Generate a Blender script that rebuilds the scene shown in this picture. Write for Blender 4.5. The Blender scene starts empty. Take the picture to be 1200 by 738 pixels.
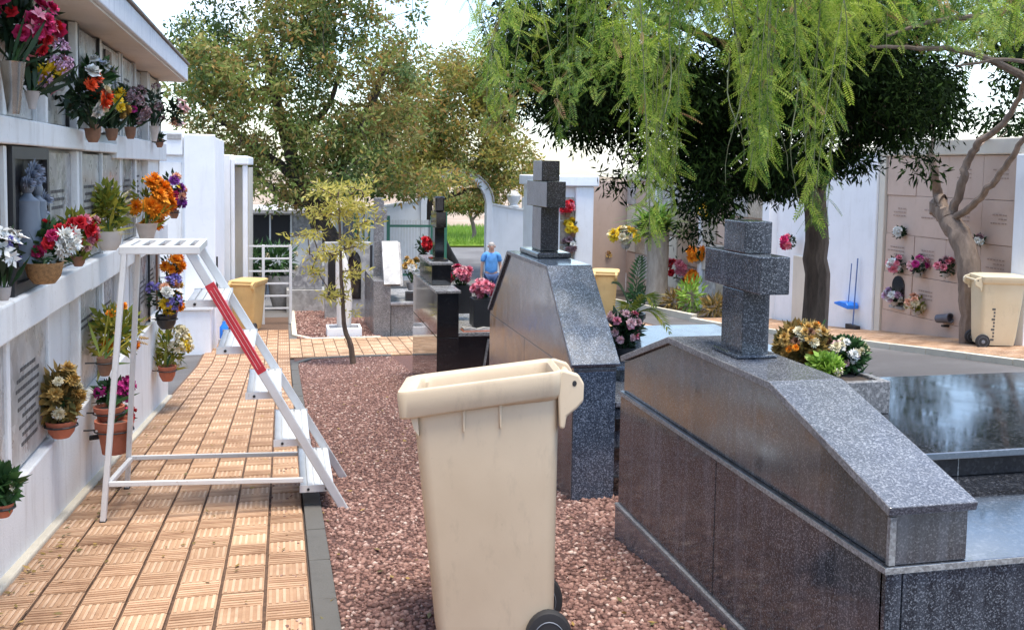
import bpy, bmesh, math, random
import numpy as np
from mathutils import Vector, Matrix, Euler

S = bpy.context.scene
COL = S.collection
random.seed(7)
RNG = np.random.default_rng(7)
R = math.radians

# ------------------------------------------------------------------ camera
FPX = 1150.0
YAW, PITCH, ROLL, EYE = math.atan(270 / 1150), R(4.0), 0.016, 1.56
_fw = np.array([math.sin(YAW) * math.cos(PITCH), math.cos(YAW) * math.cos(PITCH), -math.sin(PITCH)])
_rt = np.array([math.cos(YAW), -math.sin(YAW), 0.0])
_up = np.cross(_rt, _fw)
_r2 = _rt * math.cos(ROLL) + _up * math.sin(ROLL)
_u2 = -_rt * math.sin(ROLL) + _up * math.cos(ROLL)
CYP = 199 + FPX * math.tan(PITCH)
CE = np.array([0, 0, EYE])
cam = bpy.data.cameras.new('camera')
cam.sensor_width = 36
cam.lens = 36 * FPX / 1200
cam.shift_y = -(369 - CYP) / 1200
cam.clip_end = 3000
cam.clip_start = 0.05
camo = bpy.data.objects.new('camera', cam)
COL.objects.link(camo)
m = Matrix.Identity(4)
for i in range(3):
    m[i][0], m[i][1], m[i][2], m[i][3] = _r2[i], _u2[i], -_fw[i], CE[i]
camo.matrix_world = m
S.camera = camo

# ------------------------------------------------------------------ world, sun, exposure
SUN_DIR = Vector((0.08, -0.16, 1.0)).normalized()      # towards the sun
SUN_EL = math.asin(SUN_DIR.z)
W = bpy.data.worlds.new('World')
S.world = W
W.use_nodes = True
wn, wl = W.node_tree.nodes, W.node_tree.links
wn.clear()
wo = wn.new('ShaderNodeOutputWorld')
bg = wn.new('ShaderNodeBackground')
sky = wn.new('ShaderNodeTexSky')
sky.sky_type = 'NISHITA'
sky.sun_disc = False
sky.sun_elevation = SUN_EL
sky.sun_rotation = math.atan2(SUN_DIR.x, SUN_DIR.y)
sky.dust_density = 1.0
tcw = wn.new('ShaderNodeTexCoord')
mpw = wn.new('ShaderNodeMapping'); mpw.inputs['Scale'].default_value = (1.6, 1.6, 4.0)
cn = wn.new('ShaderNodeTexNoise'); cn.inputs['Scale'].default_value = 2.2; cn.inputs['Detail'].default_value = 7
cr = wn.new('ShaderNodeValToRGB')
cr.color_ramp.elements[0].position = 0.54; cr.color_ramp.elements[1].position = 0.80
cmx = wn.new('ShaderNodeMixRGB'); cmx.inputs['Color2'].default_value = (6.6, 6.9, 7.3, 1)
wl.new(tcw.outputs['Generated'], mpw.inputs['Vector']); wl.new(mpw.outputs['Vector'], cn.inputs['Vector'])
wl.new(cn.outputs['Fac'], cr.inputs['Fac']); wl.new(cr.outputs['Color'], cmx.inputs['Fac'])
wl.new(sky.outputs['Color'], cmx.inputs['Color1']); wl.new(cmx.outputs['Color'], bg.inputs['Color'])
bg.inputs['Strength'].default_value = 0.11
wl.new(bg.outputs[0], wo.inputs[0])
sl = bpy.data.lights.new('sun', 'SUN')
sl.energy = 1.45
sl.angle = R(22)
sl.color = (1.0, 0.93, 0.82)
so = bpy.data.objects.new('sun', sl)
so.rotation_euler = SUN_DIR.to_track_quat('Z', 'Y').to_euler()
COL.objects.link(so)
S.view_settings.view_transform = 'Standard'
S.view_settings.look = 'None'
S.view_settings.gamma = 1
S.view_settings.exposure = 1.92
S.cycles.max_bounces = 6
S.cycles.transparent_max_bounces = 4
S.cycles.caustics_reflective = False
S.cycles.caustics_refractive = False
S.cycles.use_denoising = True

# ------------------------------------------------------------------ terrain height and measuring helpers
def zp(y):
    y = np.asarray(y, float)
    return np.where(y < 16.5, -0.103 * y, np.maximum(-1.70 - 0.035 * (y - 16.5), -2.0))
def zr(y):
    y = np.asarray(y, float)
    return np.where(y < 18, .37 - 0.103 * y, np.maximum(-1.484 - .07 * (y - 18), -2.0))
def gz(x, y):
    t = np.clip((np.asarray(x, float) - 4.0) / 4.0, 0, 1)
    t = t * t * (3 - 2 * t)
    return zp(y) * (1 - t) + zr(y) * t
def g(x, y): return float(gz(x, y))
def ray(px, py): return _fw + _r2 * (px - 600) / FPX - _u2 * (py - CYP) / FPX
def atX(px, py, X):
    d = ray(px, py); return CE + d * ((X - CE[0]) / d[0])
def atY(px, py, Y):
    d = ray(px, py); return CE + d * ((Y - CE[1]) / d[1])
def atZ(px, py, Z):
    d = ray(px, py); return CE + d * ((Z - CE[2]) / d[2])
def pg(px, py, off=0.0):
    d = ray(px, py)
    ts = np.arange(1, 120, .01)
    P = CE + d * ts[:, None]
    return P[np.argmax(P[:, 2] < gz(P[:, 0], P[:, 1]) + off)]
def sc(P): return FPX / float((np.array(P) - CE) @ _fw)

# ------------------------------------------------------------------ materials
MATS = {}
class NT:
    def __init__(self, name):
        self.m = bpy.data.materials.new(name); self.m.use_nodes = True
        self.n = self.m.node_tree.nodes; self.l = self.m.node_tree.links
        self.b = self.n['Principled BSDF']; self.tc = self.n.new('ShaderNodeTexCoord')
    def noise(self, scale, detail=4, rough=.55, src='Object', stretch=None):
        t = self.n.new('ShaderNodeTexNoise')
        t.inputs['Scale'].default_value = scale; t.inputs['Detail'].default_value = detail; t.inputs['Roughness'].default_value = rough
        v = self.tc.outputs[src]
        if stretch:
            mp = self.n.new('ShaderNodeMapping'); mp.inputs['Scale'].default_value = stretch
            self.l.new(v, mp.inputs['Vector']); v = mp.outputs['Vector']
        self.l.new(v, t.inputs['Vector']); return t.outputs['Fac']
    def voro(self, scale, out='Color', src='Object'):
        t = self.n.new('ShaderNodeTexVoronoi'); t.inputs['Scale'].default_value = scale
        self.l.new(self.tc.outputs[src], t.inputs['Vector']); return t.outputs[out]
    def ramp(self, fac, stops):
        r = self.n.new('ShaderNodeValToRGB'); e = r.color_ramp.elements
        while len(e) < len(stops): e.new(.5)
        for k, (p, c) in enumerate(stops):
            e[k].position = p; e[k].color = (*c, 1) if len(c) == 3 else c
        self.l.new(fac, r.inputs['Fac']); return r.outputs['Color']
    def mix(self, fac, a, b, mode='MIX'):
        x = self.n.new('ShaderNodeMixRGB'); x.blend_type = mode
        for s, v in ((x.inputs['Fac'], fac), (x.inputs['Color1'], a), (x.inputs['Color2'], b)):
            if isinstance(v, (int, float)): s.default_value = v
            elif isinstance(v, tuple): s.default_value = (*v, 1)
            else: self.l.new(v, s)
        return x.outputs['Color']
    def col(self, c):
        if isinstance(c, tuple): self.b.inputs['Base Color'].default_value = (*c, 1)
        else: self.l.new(c, self.b.inputs['Base Color'])
    def set(self, **k):
        for a, v in k.items(): self.b.inputs[a.replace('_', ' ')].default_value = v
        return self
    def bump(self, h, strength=.3, dist=.01):
        u = self.n.new('ShaderNodeBump'); u.inputs['Strength'].default_value = strength; u.inputs['Distance'].default_value = dist
        self.l.new(h, u.inputs['Height']); self.l.new(u.outputs['Normal'], self.b.inputs['Normal'])
    def isl(self):
        gnode = self.n.new('ShaderNodeNewGeometry'); return gnode.outputs['Random Per Island']
    def orand(self):
        o = self.n.new('ShaderNodeObjectInfo'); return o.outputs['Random']
def sh(c, f): return tuple(min(1, x * f) for x in c)

def plain(name, c, rough=.5, metal=0, var=.12, scale=8, bump=0):
    t = NT(name)
    f = t.noise(scale, 5)
    t.col(t.ramp(f, [(.3, sh(c, 1 - var)), (.7, sh(c, 1 + var))]))
    t.set(Roughness=rough, Metallic=metal)
    if bump: t.bump(t.noise(scale * 8, 3), bump, .004)
    MATS[name] = t.m; return t.m
def plaster(name, c, dirt=(.45, .42, .37), amount=.5, stretch=(3, 3, .5)):
    t = NT(name)
    base = t.ramp(t.noise(3, 5), [(.3, sh(c, .93)), (.7, c)])
    mask = t.ramp(t.noise(2.5, 8, .7, stretch=stretch), [(.52, (0, 0, 0)), (.78, (amount,) * 3)])
    sp = t.ramp(t.noise(22, 6, .7), [(.60, (0, 0, 0)), (.78, (amount,) * 3)])
    t.col(t.mix(sp, t.mix(mask, base, dirt), sh(dirt, .8)))
    t.set(Roughness=.85); t.bump(t.noise(70, 5, .65), .35, .006)
    MATS[name] = t.m; return t.m
def granite(name, dark, mid, light, scale=95, rough=.06, p=(.42, .66), spec=.5, streak=0, ior=1.5):
    t = NT(name)
    v = t.voro(scale); w = t.noise(scale * .9, 6, .75)
    sep = t.n.new('ShaderNodeSeparateColor'); t.l.new(v, sep.inputs['Color'])
    a = t.ramp(sep.outputs['Red'], [(0, dark), (p[0], dark), (p[1], mid), (.93, light), (1, light)])
    b = t.ramp(w, [(.42, dark), (.56, mid), (.72, light)])
    c = t.mix(.45, a, b)
    if streak:
        c = t.mix(t.ramp(t.noise(3, 5, .6, stretch=(5, 5, .35)), [(.48, (0, 0, 0)), (.75, (streak,) * 3)]), c, (.30, .33, .38))
    c = t.mix(1.0, c, t.ramp(t.noise(2.3, 7, .65), [(.3, (.72, .72, .73)), (.7, (1.22, 1.21, 1.18))]), 'MULTIPLY')
    t.col(c); t.set(Roughness=rough, Specular_IOR_Level=spec)
    r = t.ramp(t.noise(6, 6, .6), [(.35, (rough,) * 3), (.75, (rough * 2.2 + .03,) * 3)]); t.l.new(r, t.b.inputs['Roughness'])
    t.set(IOR=ior); MATS[name] = t.m; return t.m
def leafmat(name, cols, trans=.35, rough=.5, spec=.3):
    t = NT(name)
    n = len(cols)
    c = t.ramp(t.isl(), [(k / max(1, n - 1), cc) for k, cc in enumerate(cols)])
    t.col(c); t.set(Roughness=rough, Specular_IOR_Level=spec)
    tr = t.n.new('ShaderNodeBsdfTranslucent'); ms = t.n.new('ShaderNodeMixShader'); ms.inputs[0].default_value = trans
    t.l.new(c, tr.inputs['Color']); t.l.new(t.b.outputs[0], ms.inputs[1]); t.l.new(tr.outputs[0], ms.inputs[2])
    t.l.new(ms.outputs[0], t.n['Material Output'].inputs[0])
    MATS[name] = t.m; return t.m
def barkmat(name, c1, c2, scale=9):
    t = NT(name)
    f = t.noise(scale, 6, .7, stretch=(1, 1, .25))
    t.col(t.ramp(f, [(.35, c1), (.68, c2)])); t.set(Roughness=.9); t.bump(f, .8, .03)
    MATS[name] = t.m; return t.m
def petal(name, c, c2=None):
    t = NT(name)
    t.col(t.ramp(t.isl(), [(0, sh(c, .75)), (1, c2 or sh(c, 1.15))])); t.set(Roughness=.6, Specular_IOR_Level=.2)
    MATS[name] = t.m; return t.m

white = plaster('white_paint', (.83, .83, .81), (.46, .43, .38), .62)
white_clean = plaster('white_paint_clean', (.84, .85, .86), (.58, .57, .54), .4)
def wornmat(name, c, rust, rough, metal=0):
    t = NT(name); f = t.noise(34, 7, .75); t.col(t.mix(t.ramp(f, [(.60, (0, 0, 0)), (.72, (.75,) * 3)]), t.ramp(t.noise(6, 5), [(.3, sh(c, .88)), (.7, c)]), rust)); t.set(Roughness=rough, Metallic=metal); t.bump(t.noise(90, 3), .15, .002); MATS[name] = t.m; return t.m
white_metal = wornmat('white_metal', (.76, .76, .74), (.36, .26, .17), .45)
cream = plaster('cream_plaster', (.66, .60, .50), (.45, .4, .33), .3)
fascia_m = plaster('fascia_paint', (.72, .75, .80), (.32, .36, .44), .75, (5, 5, 1.2))
soffit_m = plaster('soffit_plaster', (.74, .68, .60), (.45, .38, .32), .4)
concrete = plaster('kerb_concrete', (.105, .10, .09), (.06, .057, .052), .6, (2, 2, 2))
kerb_cream = plaster('kerb_cream', (.62, .56, .44), (.35, .31, .25), .5, (2, 2, 2))
marble = granite('white_marble', (.34, .33, .31), (.48, .47, .45), (.60, .59, .57), 9, .22, (.3, .6), .5)
marble_grey = granite('grey_marble', (.22, .22, .23), (.36, .36, .36), (.5, .5, .5), 12, .2, (.3, .6), .5)
beige_stone = granite('beige_stone', (.36, .30, .23), (.46, .40, .32), (.56, .5, .42), 30, .3, (.3, .6), .5)
black_stone = granite('black_stone', (.012, .012, .014), (.02, .02, .024), (.05, .05, .055), 80, .35, (.5, .8), .3)
granite_dark = granite('dark_granite', (.014, .018, .024), (.070, .082, .096), (.33, .35, .375), 240, .06, (.44, .76), .5, .26, 1.55)
granite_mid = granite('polished_granite', (.065, .069, .08), (.165, .172, .19), (.36, .37, .39), 190, .09, (.34, .72), .5, .12, 1.7)
granite_cross = granite('black_flecked_granite', (.010, .011, .014), (.035, .036, .042), (.15, .15, .16), 190, .08, (.42, .78), .5, 0, 1.5)
granite_mirror = granite('mirror_polished_granite', (.04, .042, .045), (.10, .10, .102), (.22, .22, .22), 200, .09, (.42, .78), .5, .25, 1.95)
granite_blue = granite('blue_granite', (.024, .034, .05), (.09, .12, .17), (.32, .38, .47), 165, .10, (.38, .72), .5, 0, 1.7)
granite_grey = granite('grey_granite', (.10, .10, .10), (.24, .23, .23), (.42, .41, .40), 90, .2, (.35, .65), .7)
granite_edge = granite('sawn_granite_edge', (.20, .19, .18), (.34, .33, .31), (.5, .49, .47), 120, .5, (.3, .6), .4)
slab_black = granite('polished_slab', (.012, .013, .016), (.03, .032, .038), (.10, .105, .115), 100, .045, (.5, .8), 1.0)
slab_black.node_tree.nodes['Principled BSDF'].inputs['IOR'].default_value = 2.1
black_granite = granite('black_granite', (.008, .007, .008), (.014, .012, .012), (.05, .045, .04), 90, .04, (.55, .85), .5, 0, 1.9)
aluminium = wornmat('aluminium', (.70, .72, .73), (.42, .41, .39), .4, .3)
rubber = plain('black_rubber', (.02, .02, .022), .7)
hubgrey = plain('hub_plastic', (.17, .19, .22), .45)
def binmat(name, c, c2):
    t = NT(name)
    base = t.ramp(t.noise(2.2, 5), [(.3, c), (.7, c2)])
    dirt = t.ramp(t.noise(9, 8, .75, stretch=(1, 1, .45)), [(.55, (0, 0, 0)), (.8, (.45,) * 3)])
    sp = t.ramp(t.noise(60, 4, .7), [(.66, (0, 0, 0)), (.8, (.35,) * 3)])
    t.col(t.mix(sp, t.mix(dirt, base, sh(c, .55)), sh(c, .35))); t.set(Roughness=.5, Specular_IOR_Level=.35)
    t.bump(t.noise(140, 3), .08, .003)
    MATS[name] = t.m; return t.m
bin_beige = binmat('beige_bin_plastic', (.58, .46, .315), (.67, .545, .385))
bin_tan = binmat('tan_bin_plastic', (.58, .38, .15), (.66, .46, .20))
bin_cream = binmat('cream_bin_plastic', (.62, .51, .33), (.68, .58, .40))
red_paint = plain('red_paint', (.52, .03, .045), .4, 0, .15, 30)
terracotta = plain('terracotta', (.42, .13, .07), .8, 0, .2, 12, .2)
brown_pot = plain('brown_pot', (.24, .12, .07), .6, 0, .25, 18)
wicker = plain('wicker', (.30, .17, .07), .8, 0, .35, 60, .6)
black_pot = plain('black_pot', (.02, .02, .022), .35)
grey_pot = plain('grey_pot', (.42, .40, .38), .7, 0, .15, 15)
pale_pot = plain('pale_pot', (.62, .56, .50), .5)
silver = plain('brushed_silver', (.42, .40, .37), .24, 1.0, .25, 9)
soil = plain('soil', (.06, .045, .035), .95, 0, .3, 40, .5)
iron = plain('dark_iron', (.03, .03, .032), .5, .3)
green_paint = plain('green_paint', (.05, .20, .13), .45)
blue_plastic = plain('blue_plastic', (.02, .20, .75), .35)
blue_handle = plain('blue_handle', (.10, .16, .34), .4)
dark_hole = plain('dark_opening', (.02, .02, .022), .8)
ink = plain('engraving_paint', (.09, .085, .08), .7)
photo_m = plain('dark_photo_plate', (.05, .035, .035), .2, 0, .6, 30)
glassm = plain('window_glass', (.03, .035, .04), .05)
roof_tile = plain('roof_edge', (.20, .17, .15), .8, 0, .3, 6)
skin = plain('skin', (.52, .30, .21), .5)
shirt_m = plain('blue_cotton', (.10, .30, .62), .85, 0, .3, 7, .9)
jeans_m = plain('blue_denim', (.04, .075, .17), .9, 0, .2, 20)
hair_m = plain('grey_hair', (.40, .36, .32), .8)
shoe_m = plain('dark_shoe', (.05, .04, .035), .6)
pink_wall = plaster('pink_plaster', (.58, .43, .34), (.42, .30, .23), .45, (2, 2, 1.2))

def tilemat(name, a, b, c):
    t = NT(name)
    base = t.ramp(t.isl(), [(0, a), (.5, b), (1, c)])
    obj = t.ramp(t.orand(), [(0, (.80, .76, .72)), (1, (1.08, 1.06, 1.04))])
    st = t.ramp(t.noise(1.1, 7, .7, 'Generated'), [(.35, (1, 1, 1)), (.7, (.78, .70, .64))])
    wn_ = t.n.new('ShaderNodeNewGeometry')
    big = t.n.new('ShaderNodeTexNoise'); big.inputs['Scale'].default_value = 1.5; big.inputs['Detail'].default_value = 8; big.inputs['Roughness'].default_value = .72
    t.l.new(wn_.outputs['Position'], big.inputs['Vector'])
    stain = t.ramp(big.outputs['Fac'], [(.38, (1.06, 1.04, 1.02)), (.54, (.84, .78, .73)), (.68, (.52, .43, .37))])
    c1 = t.mix(1.0, t.mix(1.0, base, obj, 'MULTIPLY'), stain, 'MULTIPLY')
    t.col(c1); t.set(Roughness=.75); t.bump(t.noise(60, 4), .25, .004)
    MATS[name] = t.m; return t.m
tile_m = tilemat('terracotta_paving', (.38, .235, .145), (.45, .295, .185), (.53, .37, .245))
rib_m = tilemat('worn_paving_rib', (.48, .32, .20), (.55, .39, .26), (.61, .46, .33))
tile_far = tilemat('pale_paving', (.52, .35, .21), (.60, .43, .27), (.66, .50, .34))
grout = plain('paving_grout', (.11, .065, .042), .95, 0, .35, 30, .4)

def gravelmat(name, cols):
    t = NT(name); t.col(t.ramp(t.isl(), cols)); t.set(Roughness=.9); t.bump(t.noise(180, 4), .5, .004); MATS[name] = t.m; return t.m
gravel_m = gravelmat('volcanic_gravel', [(0, (.13, .068, .054)), (.45, (.225, .118, .093)), (.85, (.32, .185, .145)), (.96, (.43, .29, .24)), (1, (.56, .44, .37))])
t = NT('gravel_bed'); t.col(t.ramp(t.noise(55, 8, .8), [(.3, (.07, .035, .028)), (.55, (.17, .085, .067)), (.75, (.27, .15, .12))])); t.set(Roughness=.95); t.bump(t.noise(60, 8, .8), 1, .03); gravel_bed_m = t.m
t = NT('asphalt'); t.col(t.mix(t.ramp(t.noise(.35, 6, .6), [(.4, (0, 0, 0)), (.6, (1, 1, 1))]), t.ramp(t.noise(220, 4, .8), [(.35, (.060, .055, .052)), (.7, (.14, .13, .125))]), t.ramp(t.noise(160, 4, .8), [(.35, (.12, .115, .11)), (.7, (.21, .20, .195))]))); t.set(Roughness=.9); t.bump(t.noise(180, 4), .5, .005); asphalt_m = t.m
t = NT('dry_ground'); t.col(t.ramp(t.noise(.25, 9, .7), [(.3, (.16, .12, .08)), (.55, (.26, .20, .13)), (.75, (.16, .17, .07))])); t.set(Roughness=.95); t.bump(t.noise(8, 8, .7), .8, .1); dirt_m = t.m
t = NT('dry_hillside'); t.col(t.ramp(t.noise(.12, 9, .75, stretch=(1, 1, 5)), [(.3, (.20, .14, .10)), (.5, (.32, .24, .17)), (.62, (.40, .32, .25)), (.75, (.16, .15, .07))])); t.set(Roughness=.95); hill_m = t.m
grass_m = leafmat('bright_grass', [(.14, .26, .03), (.24, .38, .05), (.30, .42, .08)], .3)

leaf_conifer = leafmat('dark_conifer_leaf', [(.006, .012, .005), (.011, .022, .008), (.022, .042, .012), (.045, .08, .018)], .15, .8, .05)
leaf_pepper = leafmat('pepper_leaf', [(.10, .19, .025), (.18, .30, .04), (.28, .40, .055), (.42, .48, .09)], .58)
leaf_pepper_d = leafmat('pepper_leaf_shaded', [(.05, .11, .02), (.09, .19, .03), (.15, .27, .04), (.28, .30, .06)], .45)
leaf_olive = leafmat('olive_leaf', [(.09, .14, .035), (.15, .21, .05), (.23, .25, .07), (.42, .21, .06), (.27, .31, .12)], .45)
leaf_yellow = leafmat('yellowing_leaf', [(.16, .20, .045), (.26, .28, .06), (.38, .34, .07), (.46, .31, .07), (.27, .32, .12)], .48)
leaf_olive_l = leafmat('light_olive_leaf', [(.15, .22, .05), (.22, .29, .07), (.32, .34, .10), (.36, .26, .08)], .45)
leaf_olive_d = leafmat('deep_olive_leaf', [(.04, .075, .02), (.07, .12, .03), (.11, .14, .04)], .35)
leaf_rust = leafmat('rusty_leaf', [(.16, .20, .05), (.36, .20, .07), (.30, .28, .09), (.20, .22, .06)], .45)
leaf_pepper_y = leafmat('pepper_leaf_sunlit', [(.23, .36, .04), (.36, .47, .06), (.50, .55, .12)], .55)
leaf_dry = leafmat('dry_pepper_leaf', [(.34, .20, .08), (.42, .30, .12), (.36, .16, .09)], .35)
leaf_sap = leafmat('golden_leaf', [(.40, .36, .06), (.52, .45, .09), (.62, .54, .16), (.32, .34, .08)], .45)
leaf_green = leafmat('flower_foliage', [(.02, .055, .02), (.04, .10, .03), (.07, .15, .045)], .2)
leaf_dark = leafmat('dark_foliage', [(.01, .025, .012), (.02, .045, .02), (.035, .07, .03)], .15)
leaf_lime = leafmat('lime_foliage', [(.16, .30, .04), (.26, .42, .06), (.34, .50, .10)], .3)
leaf_ylw = leafmat('yellow_green_foliage', [(.10, .16, .03), (.25, .27, .04), (.42, .36, .05)], .3)
leaf_ochre = leafmat('ochre_foliage', [(.10, .09, .03), (.25, .17, .05), (.40, .26, .08), (.08, .10, .04)], .2)
bark_dark = barkmat('dark_bark', (.03, .022, .017), (.09, .066, .05))
bark_trunk = barkmat('brown_bark', (.065, .042, .028), (.17, .115, .08))
bark_pale = barkmat('pale_bark', (.15, .105, .08), (.30, .225, .18))
bark_tan = barkmat('tan_bark', (.13, .092, .068), (.27, .20, .15))
faded_ink = plain('faded_lettering', (.36, .25, .20), .8)
bark_straw = barkmat('straw_bark', (.26, .21, .16), (.42, .36, .29))
bark_grey = barkmat('grey_twig_bark', (.15, .16, .08), (.29, .29, .16), 20)
P_ = {}
for nm, c, c2 in (('red', (.55, .02, .03), None), ('crimson', (.50, .02, .10), (.7, .05, .18)), ('pink', (.75, .16, .25), (.85, .35, .42)), ('palepink', (.78, .42, .44), (.85, .6, .6)), ('white', (.78, .79, .74), (.88, .88, .84)), ('yellow', (.85, .55, .02), (.9, .68, .06)), ('orange', (.92, .25, .012), (.97, .38, .03)), ('purple', (.22, .04, .32), (.36, .10, .46)), ('mauve', (.50, .28, .46), (.68, .48, .62)), ('magenta', (.48, .02, .20), (.62, .06, .3)), ('violetblue', (.14, .12, .40), (.25, .22, .55)), ('peach', (.85, .42, .26), (.9, .55, .38)), ('dusty', (.28, .18, .20), (.40, .26, .28)), ('cream', (.75, .66, .42), (.82, .75, .55)), ('paleblue', (.52, .58, .74), (.65, .70, .82)), ('stoneblue', (.22, .25, .32), (.34, .38, .46)), ('ochre', (.52, .32, .08), (.65, .42, .14)), ('vermilion', (.80, .06, .02), (.88, .14, .04)), ('brown', (.16, .08, .05), (.25, .13, .08))):
    P_[nm] = petal(nm + '_petal', c, c2)

# ------------------------------------------------------------------ object helpers
def link(o, parent=None):
    COL.objects.link(o)
    if parent is not None: o.parent = parent
    return o
def tag(o, label=None, cat=None, group=None, kind=None):
    if label: o['label'] = label
    if cat: o['category'] = cat
    if group: o['group'] = group
    if kind: o['kind'] = kind
    return o
def thing(name, label, cat, loc=(0, 0, 0), rz=0, group=None):
    o = bpy.data.objects.new(name, None); o.empty_display_size = .1
    o.location = [float(v) for v in loc]; o.rotation_euler = (0, 0, rz)
    link(o); return tag(o, label, cat, group)
def np_mesh(name, V, F, mats, smooth=False, mi=None):
    V = np.asarray(V, np.float32).reshape(-1, 3); F = np.asarray(F, np.int32)
    me = bpy.data.meshes.new(name); k = F.shape[1]
    me.vertices.add(len(V)); me.vertices.foreach_set('co', V.ravel())
    me.loops.add(F.size); me.loops.foreach_set('vertex_index', F.ravel())
    me.polygons.add(len(F)); me.polygons.foreach_set('loop_start', np.arange(0, F.size, k, dtype=np.int32))
    if mi is not None: me.polygons.foreach_set('material_index', np.asarray(mi, np.int32))
    if smooth: me.polygons.foreach_set('use_smooth', np.ones(len(F), bool))
    me.update(calc_edges=True)
    for mm in (mats if isinstance(mats, (list, tuple)) else [mats]): me.materials.append(mm)
    return me
def obj(name, me, parent=None, loc=None):
    o = bpy.data.objects.new(name, me); link(o, parent)
    if loc is not None: o.location = [float(v) for v in loc]
    return o

class MB:
    """collects shapes into one mesh"""
    def __init__(self): self.V = []; self.F = []; self.M = []; self.mi = 0
    def add(self, V, F):
        b = len(self.V); self.V += [tuple(float(c) for c in v) for v in V]
        self.F += [tuple(i + b for i in f) for f in F]; self.M += [self.mi] * len(F); return self
    def box(self, x0, x1, y0, y1, z0, z1):
        return self.add([(x0, y0, z0), (x1, y0, z0), (x1, y1, z0), (x0, y1, z0), (x0, y0, z1), (x1, y0, z1), (x1, y1, z1), (x0, y1, z1)],
                        [(0, 3, 2, 1), (4, 5, 6, 7), (0, 1, 5, 4), (1, 2, 6, 5), (2, 3, 7, 6), (3, 0, 4, 7)])
    def prism(self, poly, a0, a1, axis='x'):
        n = len(poly)
        f = {'x': lambda a, p: (a, p[0], p[1]), 'y': lambda a, p: (p[0], a, p[1]), 'z': lambda a, p: (p[0], p[1], a)}[axis]
        V = [f(a0, p) for p in poly] + [f(a1, p) for p in poly]
        F = [tuple(range(n))[::-1], tuple(range(n, 2 * n))] + [(i, (i + 1) % n, n + (i + 1) % n, n + i) for i in range(n)]
        return self.add(V, F)
    def bar(self, p, q, w, h, up=(0, 0, 1)):
        p, q = Vector(p), Vector(q); d = (q - p).normalized(); u = Vector(up)
        s = d.cross(u)
        if s.length < 1e-4: s = d.cross(Vector((0, 1, 0)))
        s.normalize(); u = s.cross(d).normalized()
        V = []
        for c in (p, q):
            for a, b in ((-1, -1), (1, -1), (1, 1), (-1, 1)): V.append(c + s * a * w / 2 + u * b * h / 2)
        return self.add(V, [(0, 3, 2, 1), (4, 5, 6, 7), (0, 1, 5, 4), (1, 2, 6, 5), (2, 3, 7, 6), (3, 0, 4, 7)])
    def tube(self, pts, rad, n=8, cap=True):
        pts = [Vector(p) for p in pts]
        if not isinstance(rad, (list, tuple)): rad = [rad] * len(pts)
        V = []; F = []; ref = None
        for i, p in enumerate(pts):
            d = (pts[min(i + 1, len(pts) - 1)] - pts[max(i - 1, 0)])
            d = d.normalized() if d.length > 1e-7 else Vector((0, 0, 1))
            if ref is None: ref = d.orthogonal()
            ref = ref - d * ref.dot(d)
            ref = ref.normalized() if ref.length > 1e-6 else d.orthogonal().normalized()
            b = d.cross(ref)
            for k in range(n):
                a = 2 * math.pi * k / n; V.append(p + (ref * math.cos(a) + b * math.sin(a)) * rad[i])
        for i in range(len(pts) - 1):
            for k in range(n):
                F.append((i * n + k, i * n + (k + 1) % n, (i + 1) * n + (k + 1) % n, (i + 1) * n + k))
        if cap: F += [tuple(range(n))[::-1], tuple((len(pts) - 1) * n + k for k in range(n))]
        return self.add(V, F)
    def lathe(self, prof, n=16, c=(0, 0, 0)):
        V = []; F = []
        for r, z in prof:
            for k in range(n):
                a = 2 * math.pi * k / n; V.append((c[0] + r * math.cos(a), c[1] + r * math.sin(a), c[2] + z))
        for i in range(len(prof) - 1):
            for k in range(n): F.append((i * n + k, i * n + (k + 1) % n, (i + 1) * n + (k + 1) % n, (i + 1) * n + k))
        F += [tuple(range(n))[::-1], tuple((len(prof) - 1) * n + k for k in range(n))]
        return self.add(V, F)
    def loft(self, rings):
        n = len(rings[0]); V = [p for r in rings for p in r]; F = []
        for i in range(len(rings) - 1):
            for k in range(n): F.append((i * n + k, i * n + (k + 1) % n, (i + 1) * n + (k + 1) % n, (i + 1) * n + k))
        F += [tuple(range(n))[::-1], tuple((len(rings) - 1) * n + k for k in range(n))]
        return self.add(V, F)
    def mesh(self, name, mats, smooth=False, off=None):
        me = bpy.data.meshes.new(name)
        V = self.V if off is None else [(x - off[0], y - off[1], z - off[2]) for x, y, z in self.V]
        me.from_pydata(V, [], self.F)
        for mm in (mats if isinstance(mats, (list, tuple)) else [mats]): me.materials.append(mm)
        if any(self.M): me.polygons.foreach_set('material_index', self.M)
        if smooth: me.polygons.foreach_set('use_smooth', [True] * len(self.F))
        me.update(); return me
    def build(self, name, mats, parent=None, bevel=0, smooth=False, world=True, sharp=40):
        """world=True: coordinates are world ones, shifted to the (unrotated) parent's origin"""
        off = parent_world(parent) if (world and parent is not None) else None
        o = obj(name, self.mesh(name, mats, smooth, off), parent)
        if bevel:
            b = o.modifiers.new('bevel', 'BEVEL'); b.width = bevel; b.segments = 2; b.limit_method = 'ANGLE'; b.angle_limit = R(35)
        if smooth and sharp:
            sharpen(o.data, sharp)
        return o
def sharpen(me, deg):
    bm = bmesh.new(); bm.from_mesh(me)
    for e in bm.edges:
        if len(e.link_faces) == 2 and e.calc_face_angle(0) > R(deg): e.smooth = False
    bm.to_mesh(me); bm.free()
def parent_world(p):
    v = Vector((0, 0, 0))
    while p is not None: v += p.location; p = p.parent
    return v
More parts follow.
